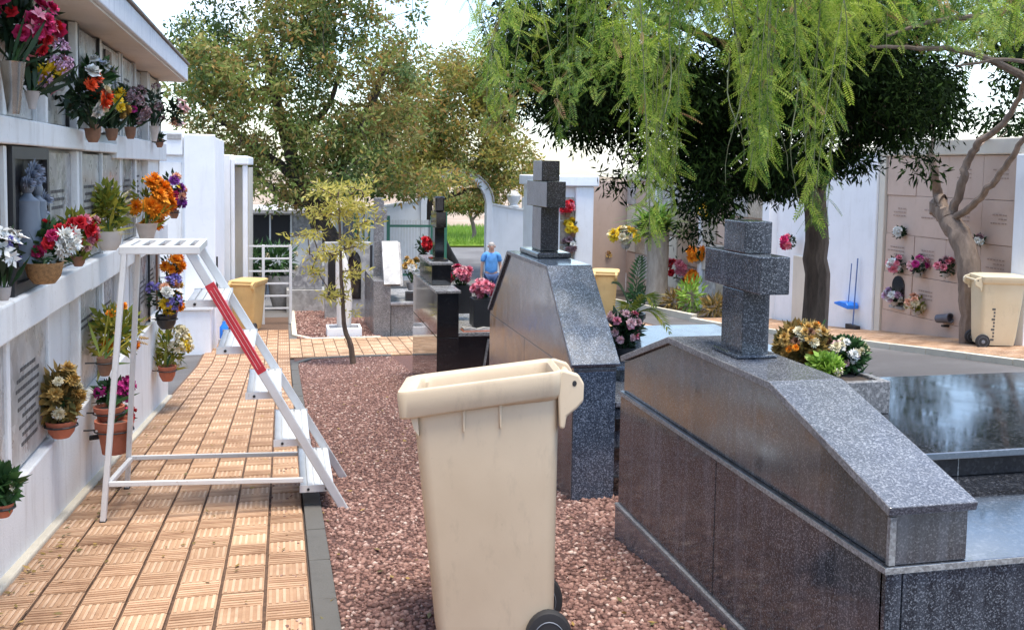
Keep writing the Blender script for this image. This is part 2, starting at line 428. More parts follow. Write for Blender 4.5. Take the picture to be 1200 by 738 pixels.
def dup(root, loc, rz=None, label=None, group=None, cat=None):
    r = root.copy(); COL.objects.link(r); r.location = [float(v) for v in loc]
    if rz is not None: r.rotation_euler = (0, 0, rz)
    tag(r, label, cat, group)
    for ch in list(root.children):
        c = ch.copy(); COL.objects.link(c); c.parent = r
        for gch in ch.children:
            d = gch.copy(); COL.objects.link(d); d.parent = c
    return r
def sheet(name, poly_fn, mat, x0, x1, y0, y1, step, off, kind='structure', parent=None):
    """ground-following grid over a rectangle; poly_fn(x,y)->bool keeps cells"""
    nx, ny = max(1, round((x1 - x0) / step)), max(1, round((y1 - y0) / step))
    xs, ys = np.linspace(x0, x1, nx + 1), np.linspace(y0, y1, ny + 1)
    X, Y = np.meshgrid(xs, ys); Z = gz(X, Y) + off
    V = np.stack([X, Y, Z], -1).reshape(-1, 3)
    F = []
    for j in range(ny):
        for i in range(nx):
            if poly_fn is None or poly_fn((xs[i] + xs[i + 1]) / 2, (ys[j] + ys[j + 1]) / 2):
                a = j * (nx + 1) + i; F.append((a, a + 1, a + nx + 2, a + nx + 1))
    me = np_mesh(name, V, F, mat, True)
    o = obj(name, me, parent)
    if kind: o['kind'] = kind
    return o

# ------------------------------------------------------------------ leaves
def unit(a): return a / np.maximum(np.linalg.norm(a, axis=1, keepdims=True), 1e-9)
def leaf_quads(P, D, L, Wd, rng, nrm=None):
    n = len(P); D = unit(D)
    A = rng.normal(size=(n, 3)) if nrm is None else nrm
    Sx = unit(np.cross(D, A))
    L = np.broadcast_to(np.asarray(L, float).reshape(-1, 1), (n, 1)); Wd = np.broadcast_to(np.asarray(Wd, float).reshape(-1, 1), (n, 1))
    V = np.stack([P, P + D * L * .45 + Sx * Wd * .5, P + D * L, P + D * L * .45 - Sx * Wd * .5], 1).reshape(-1, 3)
    return V, np.arange(4 * n).reshape(-1, 4)
def foliage(name, V, F, mats, parent, mi=None, kind='stuff'):
    o = obj(name, np_mesh(name, np.asarray(V) - np.array(parent_world(parent)), F, mats, False, mi), parent)
    if kind: o['kind'] = kind
    return o
def clumps(centres, rad, n, L, Wd, rng, droop=0.0, out=.6):
    """n leaves around each centre inside an ellipsoid"""
    centres = np.asarray(centres); m_ = len(centres)
    u = unit(rng.normal(size=(m_ * n, 3))) * (rng.random((m_ * n, 1)) ** .45)
    rad = np.asarray(rad, float)
    P = np.repeat(centres, n, 0) + u * (np.repeat(rad, n, 0) if rad.ndim == 2 else rad)
    D = u * out + rng.normal(size=P.shape) * .5 + np.array([0, 0, -droop])
    k = rng.uniform(.6, 1.3, len(P))
    return leaf_quads(P, D, L * k, Wd * k, rng)
class Skel:
    def __init__(self): self.P = []; self.Rd = []; self.tubes = []
    def path(self, pts, r0, r1, sub=4, wob=.0, n=7):
        pts = [Vector(p) for p in pts]; out = []
        for i in range(len(pts) - 1):
            p0, p1, p2, p3 = pts[max(i - 1, 0)], pts[i], pts[i + 1], pts[min(i + 2, len(pts) - 1)]
            for k in range(sub):
                t = k / sub
                q = .5 * ((2 * p1) + (p2 - p0) * t + (2 * p0 - 5 * p1 + 4 * p2 - p3) * t * t + (3 * p1 - p0 - 3 * p2 + p3) * t ** 3)
                out.append(q + Vector(RNG.normal(size=3)) * wob)
        out.append(pts[-1])
        N = len(out); rr = [r0 + (r1 - r0) * i / (N - 1) for i in range(N)]
        for p, r in zip(out, rr): self.P.append(tuple(p)); self.Rd.append(r)
        self.tubes.append((out, rr, n)); return self
    def grow(self, targets, rmax=.06, rend=.008, sag=.1, n=5, r_fac=.55):
        root = np.array(self.P[0])
        T = sorted([np.array(t_) for t_ in targets], key=lambda t_: np.linalg.norm(t_ - np.array(self.P[min(len(self.P) - 1, 4)])))
        for t_ in T:
            A = np.array(self.P); d = np.linalg.norm(A - t_, axis=1) + np.maximum(0, A[:, 2] - t_[2]) * .3
            i = int(np.argmin(d)); a = A[i]; r0 = min(rmax, max(self.Rd[i] * r_fac, rend * 1.2))
            v = t_ - a; mid1 = a + v * .35 + np.array([0, 0, sag * np.linalg.norm(v)]) + RNG.normal(size=3) * .06 * np.linalg.norm(v)
            mid2 = a + v * .72 + np.array([0, 0, sag * .7 * np.linalg.norm(v)]) + RNG.normal(size=3) * .06 * np.linalg.norm(v)
            self.path([a, mid1, mid2, t_], r0, rend, 2, 0, n)
    def mb(self, sel=None):
        b = MB()
        for k, (p, r, n) in enumerate(self.tubes):
            if sel is None or sel(k): b.tube(p, list(r), n)
        return b

# ------------------------------------------------------------------ flowers
BL = {}
def blossom(style, mat):
    key = (style, mat)
    if key in BL: return BL[key]
    rng = np.random.default_rng(abs(hash(style)) % 1000 if False else sum(map(ord, style)))
    V = []; F = []; MI = []
    def pet(a, el, L, w, z0=0, curl=.25):
        ca, sa, ce, se = math.cos(a), math.sin(a), math.cos(el), math.sin(el)
        d = np.array([ca * ce, sa * ce, se]); s = np.array([-sa, ca, 0]); u = np.cross(d, s)
        b = np.array([0, 0, z0]); i = len(V)
        V.extend([b + s * w * .15, b + d * L * .55 + s * w * .5 - u * curl * L * .3, b + d * L - u * 0, b + d * L * .55 - s * w * .5 - u * curl * L * .3])
        F.append((i, i + 1, i + 2, i + 3)); MI.append(0)
    if style == 'mum':
        for ring, (el, n, L) in enumerate(((-.35, 11, .95), (.1, 12, 1), (.5, 11, .97), (.95, 8, .92), (1.3, 5, .88))):
            for k in range(n): pet(2 * math.pi * (k + .5 * ring) / n + rng.normal() * .1, el + rng.normal() * .1, L * rng.uniform(.85, 1.1), .42)
    elif style == 'rose':
        for ring, (el, n, L, w) in enumerate(((-.1, 6, 1, 1.0), (.5, 6, .9, .95), (.95, 5, .85, .8), (1.3, 4, .75, .6))):
            for k in range(n): pet(2 * math.pi * (k + .5 * ring) / n, el + rng.normal() * .1, L * rng.uniform(.9, 1.1), w, 0, .5)
    elif style == 'daisy':
        for k in range(11): pet(2 * math.pi * k / 11, .15 + rng.normal() * .12, rng.uniform(.85, 1.1), .42, 0, .2)
        for k in range(6): pet(2 * math.pi * k / 6, .9, .3, .25)
    elif style == 'lily':
        for k in range(6): pet(2 * math.pi * k / 6, .45 + rng.normal() * .12, rng.uniform(.95, 1.15), .5, 0, -.4)
        for k in range(3): pet(2 * math.pi * k / 3, 1.2, .6, .1)
    elif style == 'cluster':
        for k in range(16):
            d = unit(rng.normal(size=(1, 3)))[0]; d[2] = abs(d[2]); c = d * .7
            for j in range(4):
                a = rng.uniform(0, 6.28); i = len(V); e1 = unit(np.cross(d, rng.normal(size=3))[None])[0]; e2 = np.cross(d, e1)
                V.extend([c, c + (e1 * .6 + d * .5) * .4, c + (e1 + e2 + d) * .3, c + (e2 * .6 + d * .5) * .4]); F.append((i, i + 1, i + 2, i + 3)); MI.append(0)
                d = unit((d + rng.normal(size=3) * .35)[None])[0]
    elif style == 'spike':
        for k in range(26):
            z = k / 26 * 2.2; pet(k * 2.4, .5, .42 * (1 - k / 40), .3, z)
    me = np_mesh('blossom', np.array(V), F, mat); BL[key] = me; return me
def pot_mesh(kind, r, h):
    b = MB()
    if kind == 'cone': prof = [(r * .42, 0), (r * .5, .02), (r * .95, h * .97), (r, h), (r * .9, h), (r * .8, h * .9)]
    elif kind == 'square': return None
    elif kind == 'bowl': prof = [(r * .55, 0), (r * .85, h * .35), (r, h * .9), (r * 1.03, h), (r * .93, h), (r * .88, h * .85)]
    else: prof = [(r * .66, 0), (r * .9, h * .78), (r * 1.04, h * .78), (r * 1.06, h), (r * .94, h), (r * .9, h * .88)]
    b.lathe(prof, 14); return b
NB = [0]
def bouquet(name, label, cat, base, centre, Rr, blooms, pot=None, leaf=None, nleaf=60, lw=.034, ll=.085, squash=(1, 1, 1), group=None, face=(1, -.6, .25), droop=0, stems=True):
    """base: bottom of the pot; centre/Rr: middle and radius of the flower mass; blooms: [(colour, style, count, size)]"""
    NB[0] += 1; rng = np.random.default_rng(100 + NB[0])
    base = np.array(base, float); centre = np.array(centre, float); face = unit(np.array(face, float)[None])[0]
    root = thing(name, label, cat, base, 0, group)
    top = base.copy()
    if pot:
        kind, r, h, pm = pot
        if kind == 'square':
            b = MB(); b.box(-r, r, -r, r, 0, h); b.box(-r * .85, r * .85, -r * .85, r * .85, h, h + .004)
            o = b.build('pot', pm, root, .006, world=False)
        else:
            o = pot_mesh(kind, r, h).build('pot', pm, root, 0, True, False, 50)
        MBs = MB(); MBs.lathe([(r * .2, h * .86), (r * .86, h * .87), (r * .5, h * .9)], 10) if kind != 'square' else MBs.box(-r * .8, r * .8, -r * .8, r * .8, h * .97, h + .008)
        MBs.build('soil', soil, o, world=False)
        top[2] += h * .9
    sq = np.array(squash)
    nleaf = int(nleaf * 2.0); Rr *= 1.12; blooms = [(a, st, round(n_ * 1.25), z * 1.1) for a, st, n_, z in blooms]
    u = unit(rng.normal(size=(nleaf, 3))); rr = rng.random((nleaf, 1)) ** .5
    P = centre + u * rr * Rr * .92 * sq - face * Rr * .15
    D = u + np.array([0, 0, .25 - droop]) + rng.normal(size=P.shape) * .35
    k = rng.uniform(.7, 1.25, nleaf)
    V, F = leaf_quads(P - D * .02, D, ll * k, lw * k, rng)
    V2, F2 = leaf_quads(np.repeat(top[None], 14, 0) + rng.normal(size=(14, 3)) * .02, (centre - top) + rng.normal(size=(14, 3)) * Rr * .7, np.full(14, max(.08, np.linalg.norm(centre - top) * 1.0)), np.full(14, .03), rng)
    foliage('leaves', np.concatenate([V, V2]), np.concatenate([F, F2 + len(V)]), leaf or leaf_green, root)
    if stems:
        b = MB()
        for k in range(5):
            b.tube([top, (top + centre) / 2 + rng.normal(size=3) * Rr * .15, centre + rng.normal(size=3) * Rr * .4], .005, 4)
        b.build('stems', MATS['flower_foliage'], root)
    for colr, style, cnt, size in blooms:
        me = blossom(style, P_[colr])
        for k in range(cnt):
            for _ in range(20):
                d = unit(rng.normal(size=(1, 3)) + face * .8)[0]
                if d @ face > -.25: break
            o = obj('blossom', me, root, centre + d * Rr * rng.uniform(.72, 1.0) * sq - base)
            q = Vector(d + np.array([0, 0, .25])).to_track_quat('Z', 'Y'); q.rotate(Euler((0, 0, rng.uniform(0, .5))))
            o.rotation_euler = q.to_euler(); s = size * rng.uniform(.85, 1.15); o.scale = (s, s, s * .85)
    return root

# ------------------------------------------------------------------ the setting: ground, paths, beds, road
def ground_sheet():
    xs = np.unique(np.concatenate([np.linspace(-260, 320, 30), np.arange(-16, 33, 1.0)])); ys = np.unique(np.concatenate([np.linspace(-40, 600, 33), np.arange(-8, 47, 1.0)]))
    X, Y = np.meshgrid(xs, ys); V = np.stack([X, Y, gz(X, Y) - .06], -1).reshape(-1, 3); nx = len(xs)
    F = [(j * nx + i, j * nx + i + 1, (j + 1) * nx + i + 1, (j + 1) * nx + i) for j in range(len(ys) - 1) for i in range(nx - 1)]
    o = obj('ground', np_mesh('ground', V, F, dirt_m, True)); o['kind'] = 'structure'
ground_sheet()
sheet('asphalt_road', lambda x, y: True, asphalt_m, -14, 30, -6, 44, .5, -.012)
PX0, PX1 = -1.33, .13                                           # tiled path between the wall and the kerb
TP = (PX1 - PX0) / 7
path = sheet('path', None, grout, PX0 - .03, PX1, .5, 23.2, .35, .0)
def tile_mesh(along, lx, ly, ribs=6, h=.012):
    b = MB(); gx, gy = lx * .5 - .008, ly * .5 - .003
    b.box(-gx, gx, -gy, gy, 0, h); b.mi = 1
    for k in range(ribs):
        c = (k + .5) / ribs * 2 - 1
        if along: b.box(gx * c - gx / ribs * .42, gx * c + gx / ribs * .42, -gy * .95, gy * .95, h, h + .0045)
        else: b.box(-gx * .95, gx * .95, gy * c - gy / ribs * .62, gy * c + gy / ribs * .62, h, h + .0045)
    return b
TMa = tile_mesh(True, TP, TP).mesh('paving_tile', [tile_m, rib_m]); TMb = tile_mesh(False, TP, TP).mesh('paving_tile', [tile_m, tile_m])
slope = math.atan(-.103)
far_tiles = MB(); cnt = 0
trng = random.Random(3)
for j in range(0, 90):
    y = 2.0 + (j + .5) * TP
    if y > 22.9: break
    for i in range(7):
        x = PX0 + (i + .5) * TP; along = (i + j) % 2 == 0; z = g(x, y) + .004
        near = 4.0 < y and cnt < 300
        if near:
            o = obj('paving_tile', TMa if along else TMb, path, (x, y, z + trng.uniform(-.003, .004)))
            o.rotation_euler = (slope + trng.gauss(0, .008), trng.gauss(0, .010), trng.gauss(0, .006)); cnt += 1
        else:
            s = tile_mesh(along, TP, TP, 5); b0 = len(far_tiles.V)
            far_tiles.V += [(vx + x, vy + y, z + vz + (g(x, y + vy) - g(x, y))) for vx, vy, vz in s.V]
            far_tiles.F += [tuple(q + b0 for q in f) for f in s.F]; far_tiles.M += s.M if along else [0] * len(s.M)
o = far_tiles.build('far_paving_tiles', [tile_m, rib_m], path); o['kind'] = 'stuff'
# the pale cross path
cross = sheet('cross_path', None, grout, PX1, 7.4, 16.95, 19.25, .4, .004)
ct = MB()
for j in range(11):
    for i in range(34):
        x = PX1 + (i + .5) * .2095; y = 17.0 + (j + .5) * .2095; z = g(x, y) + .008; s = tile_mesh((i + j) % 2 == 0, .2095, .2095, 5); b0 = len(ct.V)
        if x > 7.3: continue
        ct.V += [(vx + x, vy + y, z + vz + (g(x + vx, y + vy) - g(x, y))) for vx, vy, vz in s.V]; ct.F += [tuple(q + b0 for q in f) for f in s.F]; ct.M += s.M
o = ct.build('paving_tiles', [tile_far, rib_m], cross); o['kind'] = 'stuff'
# right-hand pavement by the niche walls
RWX = 9.9
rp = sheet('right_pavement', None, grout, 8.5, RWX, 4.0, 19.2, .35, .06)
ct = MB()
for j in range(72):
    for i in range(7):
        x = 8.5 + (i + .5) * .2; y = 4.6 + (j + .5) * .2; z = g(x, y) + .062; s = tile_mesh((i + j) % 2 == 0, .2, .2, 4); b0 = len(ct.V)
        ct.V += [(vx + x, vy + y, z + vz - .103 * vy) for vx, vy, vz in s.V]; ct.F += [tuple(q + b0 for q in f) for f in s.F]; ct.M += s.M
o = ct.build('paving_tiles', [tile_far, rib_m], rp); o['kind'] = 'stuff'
def kerb(name, pts, w, h, mat, seg, below=.12):
    """kerb stones along a polyline, each stone a part"""
    root = bpy.data.objects.new(name, None); link(root); root['kind'] = 'structure'
    L = [0]
    for a, b in zip(pts, pts[1:]): L.append(L[-1] + math.dist(a, b))
    def at(s):
        for k in range(len(pts) - 1):
            if s <= L[k + 1] or k == len(pts) - 2:
                t_ = (s - L[k]) / max(1e-6, L[k + 1] - L[k]); return (pts[k][0] + (pts[k + 1][0] - pts[k][0]) * t_, pts[k][1] + (pts[k + 1][1] - pts[k][1]) * t_)
    s = 0
    while s < L[-1] - .02:
        e = min(s + seg, L[-1]); a, c = at(s + .004), at(e - .004); b = MB()
        d = Vector((c[0] - a[0], c[1] - a[1])).normalized(); nrm = Vector((d.y, -d.x)) * w / 2
        V = []
        for q in (a, c):
            for sg in (-1, 1):
                for zz in (-below, h): V.append((q[0] + nrm.x * sg, q[1] + nrm.y * sg, g(*q) + zz + (trng.uniform(-.004, .004) if zz > 0 else 0)))
        b.add(V, [(0, 1, 3, 2), (4, 6, 7, 5), (0, 4, 5, 1), (2, 3, 7, 6), (1, 5, 7, 3), (0, 2, 6, 4)])
        o = b.build('kerb_stone', mat, root, .006); s = e
    return root
kerb('path_kerb', [(.19, 2), (.19, 16.1), (.24, 16.45), (.36, 16.72), (.6, 16.88), (1.0, 16.92), (1.85, 16.92)], .11, .035, concrete, .62)
kerb('far_bed_kerb', [(.24, 25.5), (.24, 19.45), (.4, 19.3), (1.9, 19.3)], .10, .035, kerb_cream, .8)
kerb('pavement_kerb', [(8.45, 4.2), (8.45, 19.2)], .11, .072, kerb_cream, .8)
kerb('planting_bed_kerb', [(8.55, 19.3), (8.6, 27.0)], .12, .13, kerb_cream, .8)
sheet('planting_bed', None, soil, 8.6, RWX - .1, 19.3, 27.5, .3, .06)
# gravel beds
def in_bed(x, y):
    if y > 16.86: return False
    if x < .245: return False
    return not (x < .6 and y > 16.3 and (x - .62) ** 2 / .14 + (y - 16.3) ** 2 / .31 > 1)
BEDZ = -.035
gravel_base = sheet('gravel_bed', None, gravel_bed_m, .2, 4.3, 1.5, 16.9, .2, .014)
sheet('far_gravel_bed', None, gravel_bed_m, .28, 1.95, 19.35, 26, .3, .01)
def ico():
    bm = bmesh.new(); bmesh.ops.create_icosphere(bm, subdivisions=1, radius=1); V = np.array([v.co[:] for v in bm.verts]); F = np.array([[v.index for v in f.verts] for f in bm.faces]); bm.free(); return V, F
ICO = ico()
def stones(name, n, sampler, smin, smax, mat, lift=.25):
    rng = np.random.default_rng(5); XY = sampler(rng, n); n = len(XY)
    V0, F0 = ICO; k = len(V0)
    sz = rng.uniform(smin, smax, (n, 1, 1)) * rng.uniform(.6, 1.3, (n, 1, 3)) * np.array([1, 1, .75])
    V = V0[None] * (1 + rng.normal(size=(n, k, 1)) * .16) * sz
    a = rng.uniform(0, 6.28, n); ca, sa = np.cos(a)[:, None], np.sin(a)[:, None]
    x = V[..., 0] * ca - V[..., 1] * sa; y = V[..., 0] * sa + V[..., 1] * ca
    V = np.stack([x, y, V[..., 2]], -1); V += np.stack([XY[:, 0], XY[:, 1], gz(XY[:, 0], XY[:, 1]) + .014 + sz[:, 0, 2] * lift], -1)[:, None]
    F = (F0[None] + (np.arange(n) * k)[:, None, None]).reshape(-1, 3)
    o = obj(name, np_mesh(name, V.reshape(-1, 3), F, mat)); o['kind'] = 'stuff'; return o
def samp(rng, n):
    y = 2.8 + (16.85 - 2.8) * rng.random(n) ** 1.9; x = rng.uniform(.25, 1.87, n)
    ok = np.array([in_bed(a, b) for a, b in zip(x, y)])
    return np.stack([x, y], 1)[ok]
stones('red_gravel', 47000, samp, .006, .0165, gravel_m)
def samp2(rng, n):
    return np.stack([rng.uniform(1.85, 3.2, n), rng.uniform(5.15, 6.1, n)], 1)
stones('red_gravel_between_tombs', 2200, samp2, .009, .022, gravel_m)
def samp3(rng, n): return np.stack([rng.uniform(.3, 1.9, n), rng.uniform(19.4, 26, n)], 1)
stones('red_gravel_beyond_path', 6000, samp3, .012, .03, gravel_m)

def spill(rng, n):
    y = rng.uniform(3.6, 16, n); return np.stack([.10 - np.abs(rng.normal(size=n)) * .10, y], 1)
stones('spilled_gravel', 260, spill, .005, .012, gravel_m, .4)
rng = np.random.default_rng(77); n = 420; XY = np.stack([rng.uniform(-1.28, 1.8, n), 3.6 + 13 * rng.random(n) ** 1.6], 1); XY[:150, 0] = -1.30 + np.abs(rng.normal(size=150)) * .12
P = np.stack([XY[:, 0], XY[:, 1], gz(XY[:, 0], XY[:, 1]) + .03], 1); D = rng.normal(size=P.shape) * np.array([1, 1, .12])
V, F = leaf_quads(P, D, rng.uniform(.02, .06, n), rng.uniform(.012, .025, n), rng, np.array([0, 0, 1.0]) + rng.normal(size=P.shape) * .25)
o = obj('fallen_leaves', np_mesh('fallen_leaves', V, F, leaf_ochre)); o['kind'] = 'stuff'

# ------------------------------------------------------------------ left burial niche wall
WX = -1.35
nw = thing('niche_wall', 'long white burial niche wall with flower pots and overhanging roof, left of the path', 'niche wall', (WX, 5, g(WX, 5)))
Y0, Y1 = -2.85, 12.4
b = MB(); b.box(-2.6, -1.485, Y0, Y1, -1.7, 2.52); b.build('wall_core', white, nw)
b = MB()
for ya, yb in ((Y0, 7.5), (7.505, Y1)):
    b.prism([(ya, g(WX, ya) - .15), (yb, g(WX, yb) - .15), (yb, -.135), (ya, -.125)], -1.50, WX, 'x')
b.build('base_course', white, nw, .01)
b = MB()
b.prism([(Y0, g(WX, Y0) - .1), (Y1, g(WX, Y1) - .1), (Y1, g(WX, Y1) + .045), (Y0, g(WX, Y0) + .045)], WX - .02, WX + .05, 'x'); b.build('skirting_kerb', kerb_cream, nw, .012)
b = MB(); b.box(-1.50, -1.335, Y0, 7.55, .655, .85); b.build('ledge', white, nw, .012)
b = MB(); b.box(-1.50, -1.337, 7.555, Y1, .64, .85); b.build('ledge', white, nw, .012)
for ya, yb, za, zb in ((Y0, 7.42, 1.65, 1.79), (7.425, 8.80, 1.645, 1.72), (8.805, Y1, 1.60, 1.80)):
    b = MB(); b.box(-1.50, -1.345, ya, yb, za, zb); b.build('ledge', white, nw, .01)
b = MB(); b.box(-2.75, -1.10, Y0 - .3, Y1 + .05, 2.555, 2.745); b.build('roof_fascia', fascia_m, nw, .01)
b = MB(); b.box(-2.7, -1.13, Y0 - .25, Y1, 2.535, 2.552); b.build('soffit', soffit_m, nw)
b = MB(); b.box(-2.8, -1.08, Y0 - .3, Y1 + .08, 2.747, 2.772); b.build('roof_edge', roof_tile, nw, .006)
EDG = [5.52 + .93 * k for k in range(-9, 8)] + [12.36]
PLQ = {'m': marble, 'g': marble_grey, 'b': beige_stone, 'k': black_stone, 'w': white}
prng = random.Random(11)
rows = ((-.13, .655), (.85, 1.645), (1.795, 2.53))
special = {(a, b + 5): v for (a, b), v in {(1, 4): 'k', (1, 3): 'b', (1, 5): 'g', (1, 6): 'm', (0, 4): 'm', (0, 5): 'w', (0, 3): 'm', (2, 4): 'm', (2, 5): 'm', (2, 6): 'g', (0, 6): 'm', (2, 3): 'b'}.items()}
def inscription(parent, Y, z, w, n, X, mat=ink):
    b = MB(); r = random.Random(int(Y * 100 + z * 37))
    for k in range(n):
        zz = z - k * .052; ww = w * r.uniform(.5, 1); y = Y - ww / 2
        while y < Y + ww / 2 - .02:
            l = r.uniform(.018, .07); b.box(X, X + .003, y, min(y + l, Y + ww / 2), zz - .009, zz + .011); y += l + .016
    if b.V: b.build('inscription', mat, parent)
for ri, (za, zb) in enumerate(rows):
    for ci in range(len(EDG) - 1):
        ya, yb = EDG[ci], EDG[ci + 1]
        b = MB(); b.box(-1.49, -1.388 + .003 * ri, ya - .028, ya + .028, za + .002, zb - .002); b.build('pier', white, nw, .006)
        k = special.get((ri, ci), prng.choice('mmggbmw')); X = -1.44 + prng.choice((-.01, .012, .035, .043, .047))
        if (ri, ci) == (1, 9): X = -1.40
        b = MB(); b.box(X - .03, X, ya + .035, yb - .035, za + .015, zb - .02); pq = b.build('niche_plaque', PLQ[k], nw, .004)
        ym, zm = (ya + yb) / 2, (za + zb) / 2
        if (ri, ci) == (1, 9):
            b = MB()
            for q in ((ya + .05, ya + .10, za + .004, zb - .004), (yb - .10, yb - .05, za + .004, zb - .004), (ya + .101, yb - .101, zb - .07, zb - .004), (ya + .101, yb - .101, za + .004, za + .06)): b.box(X + .002, X + .035, *q)
            b.build('frame', iron, pq)
            b = MB()
            for yy, kk in ((-.10, 1.0), (.13, .8)): b.lathe([(r_ * kk, z_ * kk) for r_, z_ in ((.085, -.30), (.075, -.12), (.062, .02), (.064, .06), (.03, .085), (.022, .10), (.036, .12), (.04, .15), (.03, .185), (.01, .195))], 10, (X + .03, ym + yy, zm + .04))
            b.build('figure', plain('pale_figurine', (.17, .20, .24), .5), pq, 0, True)
            for (yy, zz, q_) in ((-.1, .24, .06), (-.02, .27, .065), (-.17, .2, .05), (.06, .22, .05), (.2, .10, .06), (.14, .02, .05), (-.04, .2, .05)):
                o = obj('carved_flower', blossom('mum', P_['stoneblue']), pq, Vector((X + .05, ym + yy, zm + zz)) - parent_world(pq)); o.scale = (q_,) * 3; o.rotation_euler = (0, R(90), 0)
        elif (ri, ci) in ((2, 10), (2, 12)):
            b = MB(); b.box(X + .002, X + .018, ym - .3, ym - .02, za + .25, zb - .06); b.build('photo_plate', photo_m, pq)
        elif k in 'mgb' or (ri, ci) == (0, 9):
            inscription(pq, ym, zb - .2 - prng.uniform(0, .1), .55, 2 + prng.randrange(4) if (ri, ci) not in ((0, 8), (0, 9)) else 9, X)
        if prng.random() < .45 and (ri, ci) != (1, 9):
            b = MB(); fz = .022
            for q in ((ya + .05, ya + .075, za + .004, zb - .006), (yb - .075, yb - .05, za + .004, zb - .006)): b.box(X + .002, X + fz, *q)
            b.build('plaque_frame', prng.choice((aluminium, brown_pot, iron)), pq)
# black tap on the base course
b = MB(); P = atX(105, 513, WX); tp = thing('wall_tap', 'small black water tap on the white wall base beside the hanging pots', 'tap', P)
b.tube([(0, 0, 0), (.09, 0, .01), (.13, 0, -.01), (.14, 0, -.07)], [.018, .02, .022, .016], 8); b.tube([(.07, -.04, .05), (.07, .04, .05)], .012, 6); b.tube([(.07, 0, .01), (.07, 0, .05)], .01, 6); b.build('tap_body', iron, tp, 0, True, False)

# ------------------------------------------------------------------ flowers on the left wall
FX = -1.27
GL = 'flowers on the left niche wall'
def wallfl(name, label, cat, c, rpx, pby, blooms, pot, X=FX, px=None, bracket=False, **kw):
    C = atX(c[0], c[1], X); s = sc(C); B = atX(c[0] if px is None else px, pby, X)
    kw.setdefault('group', GL)
    if pot: pot = (pot[0], pot[1] * (.82 if pot[3] is brown_pot else 1) / s, pot[2] / s, pot[3])
    bl = [(a, st, n, z / s) for a, st, n, z in blooms]
    r = bouquet(name, label, cat, B, C, rpx / s, bl, pot, **kw)
    if bracket:
        b = MB(); rr = pot[1] * 1.06; b.tube([(rr * math.cos(a), rr * math.sin(a), pot[2] * .7) for a in np.linspace(0, 6.283, 15)], .006, 5, False); b.tube([(-rr, 0, pot[2] * .7), (WX - X, 0, pot[2] * .7)], .006, 5); b.build('bracket', iron, r, world=False)
    return r
wallfl('flower_vase', 'tall silver cone vase with red and pink flowers, top left of the wall', 'vase', (30, 28), 34, 134, [('crimson', 'rose', 9, 10), ('pink', 'lily', 4, 11), ('red', 'rose', 4, 9)], ('cone', 14, 58, silver), px=16, leaf=leaf_dark, nleaf=130, squash=(1, 1, 1.1))
wallfl('flower_vase', 'yellow and mauve flowers spilling beside the tall silver vase', 'flowers', (48, 70), 26, 128, [('yellow', 'mum', 3, 11), ('mauve', 'cluster', 9, 9), ('pink', 'lily', 2, 8), ('white', 'lily', 2, 7)], ('cone', 9, 20, grey_pot), px=38, leaf=leaf_dark, nleaf=110, squash=(1, 1, 1.4))
wallfl('potted_bouquet', 'white and vermilion bouquet in a brown pot on the top ledge', 'flowers', (97, 108), 26, 167, [('white', 'rose', 5, 9), ('vermilion', 'mum', 4, 10), ('cream', 'rose', 4, 8), ('paleblue', 'daisy', 2, 7)], ('bowl', 12, 17, brown_pot), px=109, leaf=leaf_dark, nleaf=120, squash=(1, 1, 1.15))
wallfl('potted_bouquet', 'leafy bouquet with white and pale blue blooms behind the vermilion flowers', 'flowers', (112, 92), 24, 160, [('paleblue', 'daisy', 5, 7), ('white', 'rose', 5, 7)], ('bowl', 8, 14, brown_pot), X=-1.32, leaf=leaf_green, nleaf=130, squash=(1, 1.1, 1))
wallfl('potted_bouquet', 'yellow bouquet in a small brown pot on the top ledge', 'flowers', (131, 124), 17, 165, [('yellow', 'mum', 5, 8), ('ochre', 'mum', 2, 6), ('white', 'daisy', 2, 5)], ('bowl', 9, 14, brown_pot), leaf=leaf_dark, nleaf=90, squash=(1, 1, 1.1))
wallfl('potted_bouquet', 'dusty purple bouquet in a brown pot next to the yellow bouquet', 'flowers', (153, 121), 16, 163, [('dusty', 'cluster', 6, 8), ('magenta', 'rose', 2, 5), ('mauve', 'rose', 2, 5)], ('bowl', 8, 14, brown_pot), leaf=leaf_dark, nleaf=70, squash=(1, 1, 1.3))
wallfl('potted_bouquet', 'thin grey dried stems in a pale pot near the end of the roof', 'flowers', (181, 120), 14, 166, [('dusty', 'cluster', 3, 5)], ('cone', 6, 18, pale_pot), leaf=leaf_dark, nleaf=40, squash=(.8, .8, 1.4))
wallfl('wall_bouquet', 'pale pink lilies at the far end of the top ledge', 'flowers', (205, 130), 13, 146, [('palepink', 'lily', 4, 8), ('peach', 'lily', 2, 6)], ('bowl', 5, 8, brown_pot), X=-1.2, leaf=leaf_dark, nleaf=50, bracket=True)
wallfl('hanging_pot', 'little reddish brown pot hanging on the white band near the far end', 'pot', (187, 160), 4, 173, [], ('bowl', 6, 10, brown_pot), leaf=leaf_dark, nleaf=8, bracket=True, stems=False)
wallfl('wall_bouquet', 'big white flowers with dark blue centres at the left edge, on the middle ledge', 'flowers', (5, 292), 20, 352, [('white', 'lily', 7, 12), ('violetblue', 'rose', 3, 5), ('paleblue', 'lily', 2, 8)], ('bowl', 8, 16, grey_pot), leaf=leaf_dark, nleaf=40)
wallfl('flower_basket', 'wicker basket of white chrysanthemums and red roses before the black niche', 'flowers', (58, 283), 26, 332, [('white', 'mum', 8, 13), ('red', 'rose', 7, 9), ('crimson', 'rose', 2, 8)], ('bowl', 21, 24, wicker), px=52, leaf=leaf_green, nleaf=120, squash=(1, 1.1, .95))
